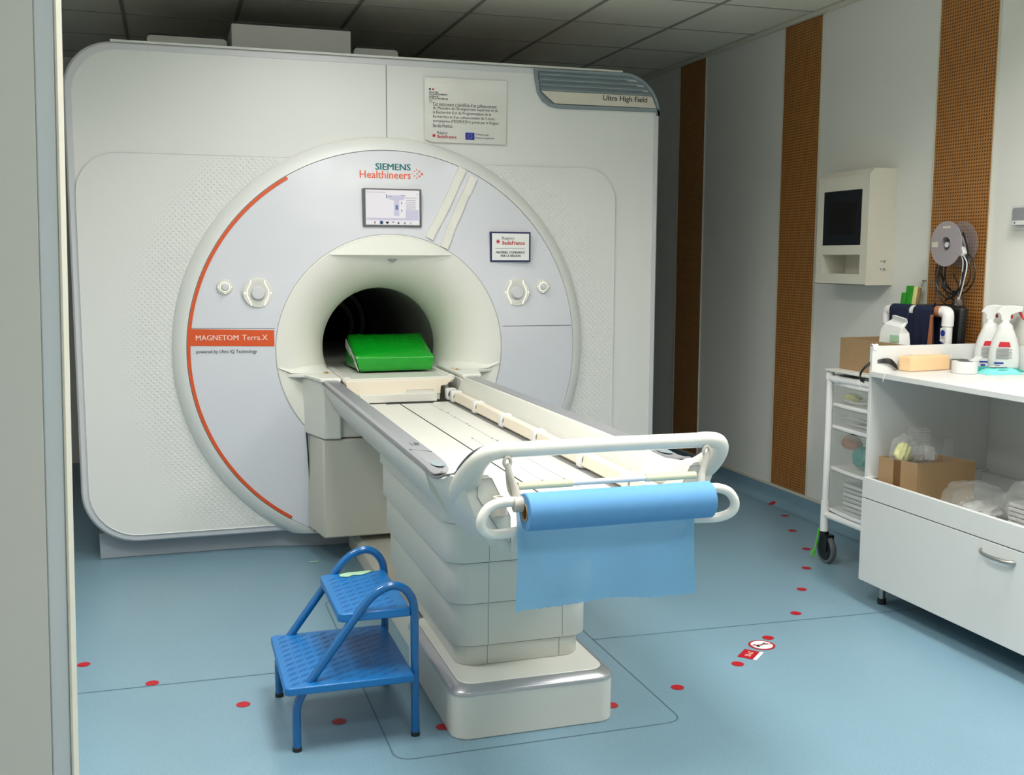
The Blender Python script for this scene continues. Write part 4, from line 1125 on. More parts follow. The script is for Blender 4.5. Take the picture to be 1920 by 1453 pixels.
ps = thing('prohibition_sticker', 'round white prohibition sticker with a red ring on the floor', 'sticker', (1.045, -1.862, 0))
cx, cy = 1.045, -1.862
bm = flat([disc(cx, cy, 0.050, 40)], lambda u, v: (u, v, 0.0012)); obj('red_ring', bm, M_reddot, ps, smooth=False)
obj('white_disc', flat([disc(cx, cy, 0.041, 36)], lambda u, v: (u, v, 0.0018)), M_paper, ps, smooth=False)
dv = Vector((0.74, 0.67)); nv = Vector((-dv.y, dv.x))      # reading direction along the dot line
def W2(u, v): p = Vector((cx, cy))+dv*u+nv*v; return (p.x, p.y, 0.0024)
obj('walking_figure', flat([[(-.030, .010), (-.012, .016), (-.010, .006), (-.026, -.002)], [(-.012, .004), (.028, .000), (.028, -.004), (-.012, -.001)], [(.010, .0), (.022, -.018), (.026, -.016), (.014, .002)], [(-.022, .015), (-.010, .030), (-.006, .028), (-.016, .014)]], W2), M_ink, ps, smooth=False)
obj('red_slash', flat([[(-.031, .028), (-.028, .031), (.031, -.028), (.028, -.031)]], lambda u, v: W2(u, v)[:2]+(0.003,)), M_reddot, ps, smooth=False)
fs = thing('field_limit_sticker', 'small red and white floor sticker reading 20 mT', 'sticker', (0.955, -1.935, 0))
def W3(z): 
    def f(u, v): p = Vector((0.955, -1.935))+dv*u+nv*v; return (p.x, p.y, z)
    return f
obj('red_plate', flat([[(-.044, -.022), (.044, -.022), (.044, .036), (-.044, .036)]], W3(0.0012)), M_reddot, fs, smooth=False)
obj('white_edge', flat([[(-.044, -.036), (.044, -.036), (.044, -.022), (-.044, -.022)]], W3(0.0012)), M_paper, fs, smooth=False)
obj('sticker_text', text_bm('20 mT', lambda u, v: W3(0.0018)(-0.024+u, -0.006+v), w=0.050, h=0.022, bold=0.02), M_pink, fs, smooth=False)
bm = flat([[(-0.444, -0.258), (-0.425, -0.27), (-0.40, -0.262), (-0.398, -0.245), (-0.42, -0.25), (-0.44, -0.246)]], lambda u, v: (u, v, 0.0012))
single('paper_scrap', bm, M_lime, 'tiny pale scrap lying on the floor in front of the scanner', 'scrap', (-0.42, -0.257, 0), smooth=False)

# ================================================================ RIGHT SIDE: STORAGE UNIT
YE = -3.25                                     # the unit runs on out of the picture
su = thing('storage_unit', 'white open-front storage unit with a large drawer, along the right wall', 'storage unit', (2.02, -2.38, 0))
XF = 1.700; XB = 2.345
carc = obj('side_panel', BX(1.722, XB, -1.530, -1.512, 0.53, 1.085), M_melamine, su, bevel=0.0015)
bm = bmesh.new(); box(bm, 1.718, 2.345, -1.549, -1.531, 0.105, 0.54); obj('lower_side', bm, M_melamine, su, bevel=0.0015)
obj('back_panel', BX(2.330, XB, YE, -1.531, 0.10, 1.085), M_melamine, su, smooth=False)
obj('side_panel', BX(1.722, XB, YE, YE+0.018, 0.10, 0.96), M_melamine, su, smooth=False)
obj('worktop', BX(1.712, 2.330, YE, -1.531, 0.960, 0.982), M_melamine, su, bevel=0.0015)
obj('shelf_floor', BX(1.720, 2.330, YE, -1.549, 0.445, 0.463), M_melamine, su, smooth=False)
obj('bottom_board', BX(1.720, 2.330, YE, -1.549, 0.105, 0.123), M_melamine, su, smooth=False)
obj('rear_ledge', BX(2.290, 2.330, YE, -1.549, 0.463, 0.530), M_melamine, su, bevel=0.002)
obj('front_rail', BX(XF, XF+0.018, YE, -1.531, 0.456, 0.540), M_melamine, su, bevel=0.0015)
dr = obj('drawer_front', BX(XF, XF+0.018, -3.20, -1.531, 0.102, 0.452), M_melamine, su, bevel=0.0015)
bm = bmesh.new()
hp = spline([(XF, -2.228, 0.418), (XF-0.012, -2.236, 0.416), (XF-0.026, -2.262, 0.4125), (XF-0.031, -2.306, 0.410), (XF-0.028, -2.350, 0.4095), (XF-0.016, -2.380, 0.409), (XF, -2.388, 0.409)], 6)
tube(bm, hp, [0.0045+0.004*min(1, k/len(hp)*1.4) for k in range(len(hp))], 12); obj('drawer_handle', bm, M_steel, dr)
for yy in (-1.58, -2.4, -3.2):
    bm = bmesh.new(); lathe(bm, [(0, 0.0), (0.017, 0.0), (0.017, 0.022), (0.0135, 0.024), (0.0135, 0.105), (0, 0.105)], 'z', (1.785, yy, 0), 20); obj('foot', bm, [M_steel], su)
    bm = bmesh.new(); lathe(bm, [(0, 0.0), (0.0176, 0.0), (0.0176, 0.024), (0, 0.024)], 'z', (1.785, yy, 0), 20)
    obj('foot_cap', bm, M_rubber, su)
bm = bmesh.new(); grid2 = []
for j in range(9):
    t = j/8; row = []
    for i in range(7):
        u = i/6
        a = PI*1.15*t
        xx = 1.722+0.030*u; yy = -1.512-0.009+0.0145*math.cos(a)+0.006*u*t; zz = 1.0865+0.006*math.sin(a)-(0.034*max(0, t-0.55))+0.002*math.sin(u*9)
        row.append(bm.verts.new((xx, yy if t < 0.5 else yy, zz)))
    grid2.append(row)
for j in range(8):
    for i in range(6): bm.faces.new((grid2[j][i], grid2[j][i+1], grid2[j+1][i+1], grid2[j+1][i]))
single('tape_flap', bm, M_paper, 'torn white tape folded over the top corner of the storage unit side', 'tape', (1.735, -1.52, 1.087))

# things on the worktop (z = 0.982)
WZ = 0.982
fo = thing('foam_block', 'peach foam block in cling film on the white worktop', 'foam block', (1.96, -1.57, WZ))
A0 = Vector((1.852, -1.607)); e1 = Vector((0.218, 0.028)); e2 = Vector((-0.012, 0.064))
def foam(bm, z0, z1, g=0.0):
    q = [A0-(e1.normalized()+e2.normalized())*g, A0+e1+(e1.normalized()-e2.normalized())*g, A0+e1+e2+(e1.normalized()+e2.normalized())*g, A0+e2+(e2.normalized()-e1.normalized())*g]
    prism(bm, [tuple(v) for v in q], z0, z1, 'z')
bm = bmesh.new(); foam(bm, WZ+0.001, WZ+0.062); obj('foam', bm, M_foam, fo, bevel=0.006, seg=3)
bm = bmesh.new(); foam(bm, WZ+0.0005, WZ+0.066, 0.004)
bmesh.ops.subdivide_edges(bm, edges=bm.edges[:], cuts=9, use_grid_fill=True)
for v in bm.verts:
    k = 0.0028*math.sin(v.co.x*95+v.co.z*120)*math.sin(v.co.y*80+v.co.x*60); v.co += Vector((k, -abs(k), k if v.co.z > WZ+0.03 else 0))
obj('film_wrap', bm, M_cling, fo)
bm = bmesh.new(); vs = [bm.verts.new(p) for p in ((1.738, -1.662, WZ+0.0008), (1.738, -1.618, WZ+0.0008), (1.7115, -1.642, WZ+0.0008), (1.7105, -1.628, WZ-0.02), (1.709, -1.620, WZ-0.038), (1.7112, -1.622, WZ+0.0008))]
bm.faces.new((vs[0], vs[2], vs[5], vs[1])); bm.faces.new((vs[2], vs[3], vs[4], vs[5]))
single('paper_corner', bm, M_paper, 'white paper corner hanging over the worktop edge below the foam block', 'paper', (1.73, -1.64, WZ), smooth=False)
tr = thing('tape_roll', 'wide roll of white adhesive tape standing flat on the worktop', 'tape roll', (2.045, -1.695, WZ))
bm = bmesh.new(); lathe(bm, [(0.030, 0.001), (0.050, 0.001), (0.050, 0.049), (0.030, 0.049)], 'z', (2.045, -1.695, WZ), 40, closed_prof=True); obj('tape_winding', bm, M_white, tr, bevel=0.001)
bm = bmesh.new(); lathe(bm, [(0.028, 0.001), (0.0305, 0.001), (0.0305, 0.050), (0.028, 0.050)], 'z', (2.045, -1.695, WZ), 40, closed_prof=True); obj('tape_core', bm, M_dgrey, tr)
bm = bmesh.new(); prism(bm, [(2.060, WZ+0.050), (2.062, WZ+0.050), (2.098, WZ+0.068), (2.096, WZ+0.069)], -1.735, -1.700, 'y'); obj('loose_end', bm, M_white, tr, smooth=False)
def packet(name, c, L_, W_, H_, rot, m, lab, cat, lobes=0):
    bm = bmesh.new(); N = 16; Mt = 10; rows = []
    for j in range(Mt+1):
        for side in (0,):
            pass
    ca, sa = math.cos(rot), math.sin(rot)
    def P(u, v, z): return (c[0]+u*ca-v*sa, c[1]+u*sa+v*ca, c[2]+z)
    T = [[bm.verts.new(P((i/N-0.5)*L_, (j/Mt-0.5)*W_, 0.002+H_*(max(0, 1-abs(2*i/N-1)**4)*max(0, 1-abs(2*j/Mt-1)**3))+0.0015*math.sin(i*2.3+j*1.9))) for i in range(N+1)] for j in range(Mt+1)]
    B = [[bm.verts.new(P((i/N-0.5)*L_, (j/Mt-0.5)*W_, 0.0005)) for i in range(N+1)] for j in range(Mt+1)]
    for j in range(Mt):
        for i in range(N):
            bm.faces.new((T[j][i], T[j][i+1], T[j+1][i+1], T[j+1][i])); bm.faces.new((B[j][i], B[j+1][i], B[j+1][i+1], B[j][i+1]))
    for j in range(Mt):
        bm.faces.new((T[j][0], T[j+1][0], B[j+1][0], B[j][0])); bm.faces.new((T[j][N], B[j][N], B[j+1][N], T[j+1][N]))
    for i in range(N):
        bm.faces.new((T[0][i], B[0][i], B[0][i+1], T[0][i+1])); bm.faces.new((T[Mt][i], T[Mt][i+1], B[Mt][i+1], B[Mt][i]))
    return bm, P
wp = thing('wipes_packet', 'aqua soft packet of wipes lying in front of the spray bottles', 'packet', (2.165, -1.745, WZ))
bm, P = packet('w', (2.165, -1.755, WZ), 0.165, 0.085, 0.024, -0.12, M_aqua, '', ''); obj('pouch', bm, M_aqua, wp)
obj('flap_lid', flat([[(-0.045, -0.02), (0.03, -0.02), (0.03, 0.022), (-0.045, 0.022)]], lambda u, v: P(u, v, 0.029)), M_white, wp, smooth=False)
obj('label_bar', flat([[(-0.03, -0.036), (0.015, -0.036), (0.015, -0.030), (-0.03, -0.030)]], lambda u, v: P(u, v, 0.0235)), M_navyink, wp, smooth=False)
bm, P = packet('w', (2.21, -1.655, WZ), 0.26, 0.09, 0.016, -0.35, M_aqua2, '', '')
single('teal_packet', bm, M_aqua2, 'flat teal packet under and behind the aqua wipes packet', 'packet', (2.21, -1.655, WZ))
bm = bmesh.new(); prism(bm, rrect(2.075, 2.175, WZ+0.001, WZ+0.042, 0.015, 5), -1.575, -1.537, 'y')
single('black_case', bm, M_black, 'small black case behind the foam block and tape roll', 'case', (2.125, -1.556, WZ), bevel=0.003)
# black cable bundle over the unit's left side
bm = bmesh.new(); R3 = random.Random(3)
for k in range(5):
    o_ = 0.006*k
    tube(bm, spline([(1.838, -1.545+0.002*k, WZ+0.006+0.004*k), (1.800, -1.540, WZ+0.030+o_*0.8), (1.752, -1.530, WZ+0.034+o_*0.5), (1.716, -1.512, WZ+0.020+o_*0.5), (1.698-o_*0.3, -1.497, WZ-0.008), (1.697, -1.490-o_*0.2, WZ-0.040+o_*0.4), (1.712, -1.497, WZ-0.052+o_*0.6)], 5), 0.0022, 6)
single('cable_bundle', bm, M_black, 'bundle of thin black cables over the left end of the white worktop', 'cable', (1.75, -1.53, WZ))

# spray bottles
def bottle(cx, cy, rot, lab, first):
    t = thing('spray_bottle', lab, 'spray bottle', (cx, cy, WZ), 'white spray bottles on the worktop')
    ca, sa = math.cos(rot), math.sin(rot)
    def P(u, v, z): return (cx+u*ca-v*sa, cy+u*sa+v*ca, WZ+z)
    prof = [(0.046, 0.001), (0.055, 0.004), (0.060, 0.02), (0.0605, 0.05), (0.057, 0.09), (0.048, 0.13), (0.037, 0.16), (0.030, 0.178), (0.028, 0.19), (0.020, 0.196), (0.016, 0.199), (0.016, 0.212)]
    bm = bmesh.new(); rings = []
    for r, z in prof:
        dep = min(r, 0.034) if r > 0.02 else r
        rings.append([P(r*math.copysign(abs(math.cos(a))**0.8, math.cos(a)), dep*math.copysign(abs(math.sin(a))**0.8, math.sin(a)), z) for a in [2*PI*k/32 for k in range(32)]])
    loft(bm, rings); body_ = obj('bottle_body', bm, M_white, t, angle=60)
    yv = -0.0352
    def FL(u, z): return P(u, yv-0.0006+(0.020*(abs(u)/0.06)**2.6 if abs(u) > 0 else 0), z)
    def q(x0, x1, z0, z1, n=8): return [[(x0+(x1-x0)*i/n, z0), (x0+(x1-x0)*(i+1)/n, z0), (x0+(x1-x0)*(i+1)/n, z1), (x0+(x1-x0)*i/n, z1)] for i in range(n)]
    obj('label_band', flat([[(-.024, .100), (.024, .100), (.018, .121), (-.018, .121)]], lambda u, z: P(u, -0.0356, z)), M_redink, body_, smooth=False)
    g_ = flat([[(-.030, z), (.030*(1 if i % 3 else .6), z), (.030*(1 if i % 3 else .6), z+.0014), (-.030, z+.0014)] for i, z in enumerate([.050+.0036*i for i in range(13)])], lambda u, z: P(u, -0.0358, z))
    obj('label_print', g_, M_greyink, body_, smooth=False)
    obj('label_mark', flat([[(-.036, .030), (.0, .030), (.0, .036), (-.036, .036)], [(-.03, .016), (-.012, .016), (-.012, .023), (-.03, .023)], [(.0, .016), (.014, .016), (.014, .021), (.0, .021)]], lambda u, z: P(u, -0.0358, z)), M_blueink, body_, smooth=False)
    # trigger head
    bm = bmesh.new()
    prof2 = [(-0.030, 0.255), (-0.040, 0.240), (-0.026, 0.238), (-0.020, 0.228), (-0.018, 0.208), (0.018, 0.208), (0.018, 0.232), (0.032, 0.238), (0.048, 0.244), (0.062, 0.246), (0.062, 0.268), (0.010, 0.272), (-0.016, 0.268)]
    A = [bm.verts.new(P(u, -0.014, z)) for u, z in prof2]; B = [bm.verts.new(P(u, 0.014, z)) for u, z in prof2]
    bm.faces.new(A); bm.faces.new(B[::-1])
    for i in range(len(A)): bm.faces.new((A[i], A[(i+1) % len(A)], B[(i+1) % len(A)], B[i]))
    hd = obj('spray_head', bm, M_white, t, bevel=0.004, seg=3)
    bm = bmesh.new(); tube(bm, [P(*p) for p in [(0.050, 0, 0.246), (0.056, 0, 0.236), (0.062, 0, 0.222), (0.068, 0, 0.212)]], [0.006, 0.0055, 0.004, 0.002], 8); obj('trigger', bm, M_red, hd)
    bm = bmesh.new(); tube(bm, [P(0.020, 0, 0.232), P(0.024, 0, 0.218)], 0.005, 8); obj('trigger_hinge', bm, M_red, hd)
bottle(2.280, -1.648, -0.72, 'white spray bottle with a red trigger, the nearer and fully visible one', True)
bottle(2.262, -1.583, -0.72, 'white spray bottle mostly hidden behind and left of the other one', False)

# things in the open compartment (floor z = 0.463)
cb = thing('cardboard_box', 'open cardboard box full of plastic bags inside the storage unit', 'box', (1.89, -1.69, 0.464))
def obox(cen, wv, dv_, z0, z1, t_, thg, mats=M_carton):
    """open box: cen corner, wv/dv_ edge vectors"""
    A = Vector(cen); W_ = Vector(wv); D = Vector(dv_); wn, dn = W_.normalized()*t_, D.normalized()*t_
    def pr_(name, q, a, b): 
        bm = bmesh.new(); prism(bm, [tuple(p) for p in q], a, b, 'z'); return obj(name, bm, mats, thg, smooth=False)
    pr_('box_bottom', [A, A+W_, A+W_+D, A+D], z0, z0+t_)
    r = [pr_('box_wall', [A, A+W_, A+W_+dn, A+dn], z0+t_, z1), pr_('box_wall', [A+D-dn, A+W_+D-dn, A+W_+D, A+D], z0+t_, z1),
         pr_('box_wall', [A+dn, A+wn+dn, A+wn+D-dn, A+D-dn], z0+t_, z1), pr_('box_wall', [A+W_-wn+dn, A+W_+dn, A+W_+D-dn, A+W_-wn+D-dn], z0+t_, z1)]
    return r
BC = (1.782, -1.765); BW = (0.258, -0.028); BD = (-0.045, 0.182); BZ = 0.635
ws = obox(BC, BW, BD, 0.464, BZ, 0.004, cb)
cn = Vector(BC); bd = Vector(BD); nb = Vector((-bd.y, bd.x)).normalized()
q0 = cn+bd*0.42; q1 = cn+bd*0.60
obj('tape_band', flat([[tuple(q0)+(0.52,), tuple(q1)+(0.52,), tuple(q1)+(BZ,), tuple(q0)+(BZ,)]], lambda x, y, z: (x+nb.x*0.0012, y+nb.y*0.0012, z)), M_carton_d, cb, smooth=False)

def bag(name, c, r, m, lab, cat, seed, sq=(1, 1, 1), group=None, inner=None):
    rn = random.Random(seed); bm = bmesh.new()
    bmesh.ops.create_icosphere(bm, subdivisions=4, radius=1.0)
    ph = [(Vector((rn.uniform(-1, 1), rn.uniform(-1, 1), rn.uniform(-1, 1))).normalized(), rn.uniform(3, 7), rn.uniform(0, 6), rn.uniform(.05, .12)) for _ in range(9)]
    for v in bm.verts:
        d = v.co.normalized(); k = 1+sum(a*abs(math.sin(f*d.dot(n_)+p_)) for n_, f, p_, a in ph)-0.35
        v.co = Vector((c[0]+d.x*r*k*sq[0], c[1]+d.y*r*k*sq[1], c[2]+d.z*r*k*sq[2]))
        v.co.z = max(v.co.z, c[2]-r*sq[2]*0.8)
    return bm
b_ = thing('plastic_bag', 'clear bag holding a pale yellow foam piece, left in the shelf box', 'plastic bag', (1.800, -1.655, 0.60), 'clear plastic bags in the cardboard box')
obj('film', bag('', (1.800, -1.655, 0.660), 0.056, M_film, '', '', 4, (.9, .8, 1.15)), M_film, b_, angle=20)
obj('yellow_foam', bag('', (1.798, -1.655, 0.655), 0.036, M_yel, '', '', 8, (.9, .6, 1.1)), M_yel, b_)
b_ = thing('plastic_bag', 'clear crumpled bag with a white card, in the middle of the shelf box', 'plastic bag', (1.872, -1.69, 0.60), 'clear plastic bags in the cardboard box')
obj('film', bag('', (1.872, -1.69, 0.645), 0.050, M_film, '', '', 14, (1, .7, .9)), M_film, b_, angle=20)
obj('white_card', flat([[(1.885, .630), (1.935, .624), (1.930, .678), (1.880, .690)]], lambda u, v: (u, -1.68, v)), M_paper, b_, smooth=False)
bw = thing('bubble_wrap', 'upright sheet of bubble wrap sticking out of the shelf box', 'bubble wrap', (1.89, -1.625, 0.62))
bm = bmesh.new(); W0 = [(1.825, .60), (1.945, .60), (1.955, .735), (1.845, .755)]
vs = [bm.verts.new((x, -1.625, z)) for x, z in W0]; bm.faces.new(vs)
bmesh.ops.subdivide_edges(bm, edges=bm.edges[:], cuts=14, use_grid_fill=True)
for v in bm.verts: v.co.y += 0.004*math.sin(v.co.x*60+v.co.z*30)
obj('film_sheet', bm, M_film, bw, angle=180)
bm = bmesh.new()
for i in range(12):
    for j in range(13):
        u = i/11; t = j/12
        x = (W0[0][0]*(1-u)+W0[1][0]*u)*(1-t)+(W0[3][0]*(1-u)+W0[2][0]*u)*t; z = .605+t*(.140+.010*(1-u)); y = -1.6265+0.004*math.sin(x*60+z*30)
        if i in (0, 11): continue
        lathe(bm, [(0.0, y-0.003), (0.0028, y-0.0018), (0.0042, y)], 'y', (x+(0.005 if j % 2 else 0), 0, z), 7)
bo = obj('bubbles', bm, M_film, bw); bo['kind'] = 'stuff'
bm = flat([[(1.965, .60), (2.020, .60), (2.013, .712), (1.969, .712)]], lambda u, v: (u, -1.69+0.02*(v-.6), v))
single('clear_sleeve', bm, M_film, 'thin clear plastic sleeve standing at the right end of the shelf box', 'plastic sleeve', (1.99, -1.69, .6), smooth=False)
b_ = thing('plastic_bag', 'large crumpled clear bag lying at the front of the shelf, right of the cardboard box', 'plastic bag', (1.90, -2.05, 0.464))
obj('film', bag('', (1.880, -1.98, 0.530), 0.080, M_film, '', '', 21, (1.2, 1.3, .75)), M_film, b_, angle=20)
obj('white_padding', bag('', (1.880, -2.02, 0.500), 0.042, M_white, '', '', 25, (1.3, 1.5, .55)), M_white, b_)
b_ = thing('plastic_bag', 'clear bag full of folded white cloths at the right edge of the shelf', 'plastic bag', (1.98, -2.22, 0.464))
obj('film', bag('', (1.985, -2.22, 0.555), 0.10, M_film, '', '', 31, (1.2, 1.2, .85)), M_film, b_, angle=20)
bm = bmesh.new()
for k in range(5): prism(bm, rrect(1.90, 2.06, -2.36, -2.12, 0.02, 4), 0.470+0.017*k, 0.484+0.017*k, 'z')
obj('folded_cloths', bm, M_white, b_, bevel=0.004)

# ================================================================ TROLLEY
ct = thing('drawer_trolley', 'white tubular trolley on black castors with translucent drawers beside the storage unit', 'trolley', (2.11, -1.21, 0))
X0, X1, YA, YB = 1.905, 2.300, -0.975, -1.455
for (x, y) in ((X0, YA), (X0, YB), (X1, YA), (X1, YB)):
    bm = bmesh.new(); tube(bm, [(x, y, 0.262), (x, y, 0.905)], 0.0165, 18); obj('post', bm, M_pvc, ct)
    bm = bmesh.new(); tube(bm, [(x, y, 0.150), (x, y, 0.300)], 0.0205, 18); post = obj('post_sleeve', bm, M_pvc, ct)
    bm = bmesh.new(); lathe(bm, [(0, 0.885), (0.021, 0.885), (0.021, 0.905), (0.017, 0.918), (0, 0.920)], 'z', (x, y, 0), 18); obj('corner_fitting', bm, M_pvc, ct)
    # castor
    yy = y-0.004; xx = x+0.012
    bm = bmesh.new(); tube(bm, [(x, y, 0.128), (x, y, 0.158)], 0.021, 16); box(bm, xx-0.022, xx-0.015, yy-0.030, yy+0.030, 0.060, 0.135); box(bm, xx+0.015, xx+0.022, yy-0.030, yy+0.030, 0.060, 0.135); box(bm, xx-0.022, xx+0.022, yy-0.030, yy+0.030, 0.128, 0.140)
    fk = obj('castor_fork', bm, M_black, ct, bevel=0.003)
    bm = bmesh.new(); lathe(bm, [(0.052, -0.013), (0.064, -0.012), (0.067, -0.006), (0.067, 0.006), (0.064, 0.012), (0.052, 0.013)], 'x', (xx, yy-0.002, 0.067), 36, closed_prof=True); obj('castor_tyre', bm, M_dgrey, fk)
    bm = bmesh.new(); lathe(bm, [(0, -0.0145), (0.046, -0.0145), (0.053, -0.011), (0.053, 0.011), (0.046, 0.0145), (0, 0.0145)], 'x', (xx, yy-0.002, 0.067), 30); obj('castor_hub', bm, M_black, fk)
def rail(p, q, r=0.0165, name='rail'): bm = bmesh.new(); tube(bm, [p, q], r, 16); return obj(name, bm, M_pvc, ct)
for x in (X0, X1): rail((x, YA, 0.888), (x, YB, 0.888)); rail((x, YA, 0.238), (x, YB, 0.238))
for y in (YA, YB): rail((X0, y, 0.888), (X1, y, 0.888)); rail((X0, y, 0.238), (X1, y, 0.238))
for y in (YA-0.06, -1.21, YB+0.06):
    bm = bmesh.new(); tube(bm, [(X0, y-0.012, 0.888), (X0, y+0.012, 0.888)], 0.0195, 16); obj('rail_clip', bm, M_pvc, ct)
bm = bmesh.new(); prism(bm, rrect(X0-0.025, X1+0.025, YB-0.02, YA+0.025, 0.02, 4), 0.9215, 0.932, 'z'); obj('top_board', bm, M_beige, ct, bevel=0.003)
LV = [0.868, 0.770, 0.665, 0.468, 0.268]
for k, z in enumerate(LV):
    bm = bmesh.new()
    fr = [(X0+0.008, YA-0.018), (X0-0.010, -1.12), (X0-0.014, -1.21), (X0-0.010, -1.30), (X0+0.008, YB+0.018), (X1, YB+0.018), (X1, YA-0.018)]
    prism(bm, fr, z-0.010, z+0.006, 'z'); obj('shelf_edge', bm, M_pvc, ct, bevel=0.003)
for k in range(4):
    zt_, zb2 = LV[k]-0.014, LV[k+1]+0.008
    bm = bmesh.new()
    t_ = 0.002
    fr = [(X0+0.006, YA-0.024), (X0-0.004, -1.12), (X0-0.008, -1.21), (X0-0.004, -1.30), (X0+0.006, YB+0.024)]
    A = [bm.verts.new((x, y, zb2)) for x, y in fr]; B = [bm.verts.new((x-0.002, y, zt_)) for x, y in fr]
    for i in range(4): bm.faces.new((A[i], A[i+1], B[i+1], B[i]))
    C_ = [bm.verts.new((X1-0.02, y, z)) for y in (YA-0.024, YB+0.024) for z in (zb2, zt_)]
    bm.faces.new((A[0], B[0], C_[1], C_[0])); bm.faces.new((A[4], C_[2], C_[3], B[4])); bm.faces.new((C_[0], C_[1], C_[3], C_[2]))
    dw = obj('drawer', bm, M_drawer, ct, smooth=False)
    bm = bmesh.new()
    A = [bm.verts.new((x-0.006, y, zt_-0.022)) for x, y in fr]; B = [bm.verts.new((x-0.008, y, zt_)) for x, y in fr]
    for i in range(4): bm.faces.new((A[i], A[i+1], B[i+1], B[i]))
    obj('drawer_lip', bm, M_drawer, dw, smooth=False)
# drawer contents
single('yellow_glove', bag('', (1.975, -1.055, 0.802), 0.026, M_yel, '', '', 40, (1, 1.6, .7)), M_yel, 'pale yellow bundle inside the top drawer of the trolley', 'bundle', (1.975, -1.055, 0.78))
bm = bmesh.new(); tube(bm, spline([(1.96, -1.01, .787), (1.935, -1.06, .792), (1.935, -1.14, .788), (1.955, -1.25, .80), (2.0, -1.35, .79), (2.05, -1.28, .79), (2.03, -1.15, .79)], 6), 0.006, 8)
single('white_tubing', bm, M_white, 'coiled white tubing in the top drawer of the trolley', 'tubing', (1.97, -1.2, .78), 'white tubing in the trolley drawers')
bm = bmesh.new(); tube(bm, spline([(1.95, -1.02, .70), (1.945, -1.08, .712), (1.95, -1.18, .708), (1.96, -1.28, .70), (2.02, -1.22, .69), (1.97, -1.12, .69), (1.95, -1.06, .684), (1.95, -1.25, .684)], 6), 0.0055, 8)
single('white_tubing', bm, M_white, 'looped white tubing in the second drawer of the trolley', 'tubing', (1.97, -1.25, .68), 'white tubing in the trolley drawers')
single('peach_cloth', bag('', (1.985, -1.050, 0.588), 0.034, M_skin, '', '', 44, (1, 1.5, 1)), M_skin, 'peach coloured bundle high in the third trolley drawer', 'bundle', (1.985, -1.05, 0.56))
single('teal_cloth', bag('', (1.985, -1.135, 0.530), 0.038, M_aqua2, '', '', 45, (1, 1.1, 1.3)), M_aqua2, 'teal bundle in the third trolley drawer', 'bundle', (1.985, -1.135, 0.48))
bm = BX(2.03, 2.12, -1.10, -1.01, 0.477, 0.548); single('white_carton', bm, M_paper, 'small white carton at the lower left of the third trolley drawer', 'carton', (2.0, -1.10, .477), bevel=0.003)
for k in range(6):
    bm = bmesh.new(); prism(bm, rrect(1.945, 2.20, -1.25-0.006*(k % 2), -1.05, 0.006, 2), 0.2775+0.0215*k, 0.2935+0.0215*k, 'z')
    single('white_folder', bm, M_paper if k % 2 else M_rim, 'white folders stacked flat in the bottom drawer of the trolley', 'folder', (2.07, -1.15, 0.2775+0.0215*k), 'folders in the bottom trolley drawer', bevel=0.003)
bm = bmesh.new(); tube(bm, spline([(1.888, -0.958, 0.165), (1.884, -0.952, 0.12), (1.880, -0.946, 0.075), (1.876, -0.942, 0.05)], 4), 0.004, 8)
tube(bm, [(1.874+0.010*math.cos(2*PI*k/14), -0.940, 0.038+0.012*math.sin(2*PI*k/14)) for k in range(14)], 0.004, 8, closed=True)
single('lime_strap', bm, M_limeclip, 'lime green strap with a ring hanging behind the trolley castor', 'strap', (1.88, -0.95, 0.1))

# box on the trolley and its contents
cb2 = thing('cardboard_box', 'open cardboard box on top of the trolley, holding the white pipe frame', 'box', (2.14, -1.20, 0.933))
obox((1.955, -1.455), (0.345, 0.0), (0.0, 0.485), 0.933, 1.078, 0.004, cb2)
def tube_thing(name, pts, r, m, parent, n=14, sp=6):
    bm = bmesh.new(); tube(bm, spline(pts, sp) if sp else pts, r, n); return obj(name, bm, m, parent)
pf = thing('pipe_frame', 'white plastic pipe frame with navy cloth, standing in the trolley box', 'pipe frame', (2.2, -1.2, 0.937))
tube_thing('pipe', [(2.20, -0.985, 0.94), (2.20, -0.985, 1.195)], 0.0215, M_pvc, pf, sp=0)
tube_thing('pipe', [(2.20, -1.395, 0.94), (2.20, -1.395, 1.18)], 0.0215, M_pvc, pf, sp=0)
tube_thing('pipe', [(2.20, -0.985, 1.205), (2.20, -1.395, 1.215)], 0.0215, M_pvc, pf, sp=0)
for yy, sg in ((-0.985, -1), (-1.395, 1)):
    zz = 1.205 if yy > -1.1 else 1.214
    tube_thing('elbow', [(2.20, yy, zz-0.062), (2.20, yy, zz-0.018), (2.20, yy+sg*0.008, zz-0.002), (2.20, yy+sg*0.045, zz)], 0.0255, M_pvc, pf)
tube_thing('ring_clip', [(2.20, -1.168, 1.209), (2.20, -1.193, 1.210)], 0.0262, M_pvc, pf, sp=0)
def cloth(name, ya, yb, r, zlow, m, parent):
    bm = bmesh.new(); prof = []
    zc = 1.210
    for k in range(11):
        a = PI*k/10; prof.append((2.20-r*math.cos(a), zc+r*math.sin(a)))
    prof = [(2.20-r, zlow)]+[(2.20-r-0.002*math.sin(k), zlow+(zc-zlow)*k/6) for k in range(1, 6)]+prof+[(2.20+r, zc-(zc-zlow-0.02)*k/5) for k in range(1, 6)]
    rows = []
    N = 10
    for i in range(N+1):
        y = ya+(yb-ya)*i/N
        rows.append([bm.verts.new((x-0.003*math.sin(i*1.3)*(1 if z < 1.17 else 0), y, z)) for x, z in prof])
    for A, B in zip(rows[:-1], rows[1:]):
        for k in range(len(prof)-1): bm.faces.new((A[k], B[k], B[k+1], A[k+1]))
    o = obj(name, bm, m, parent, angle=180)
    md = o.modifiers.new('thickness', 'SOLIDIFY'); md.thickness = 0.003
    return o
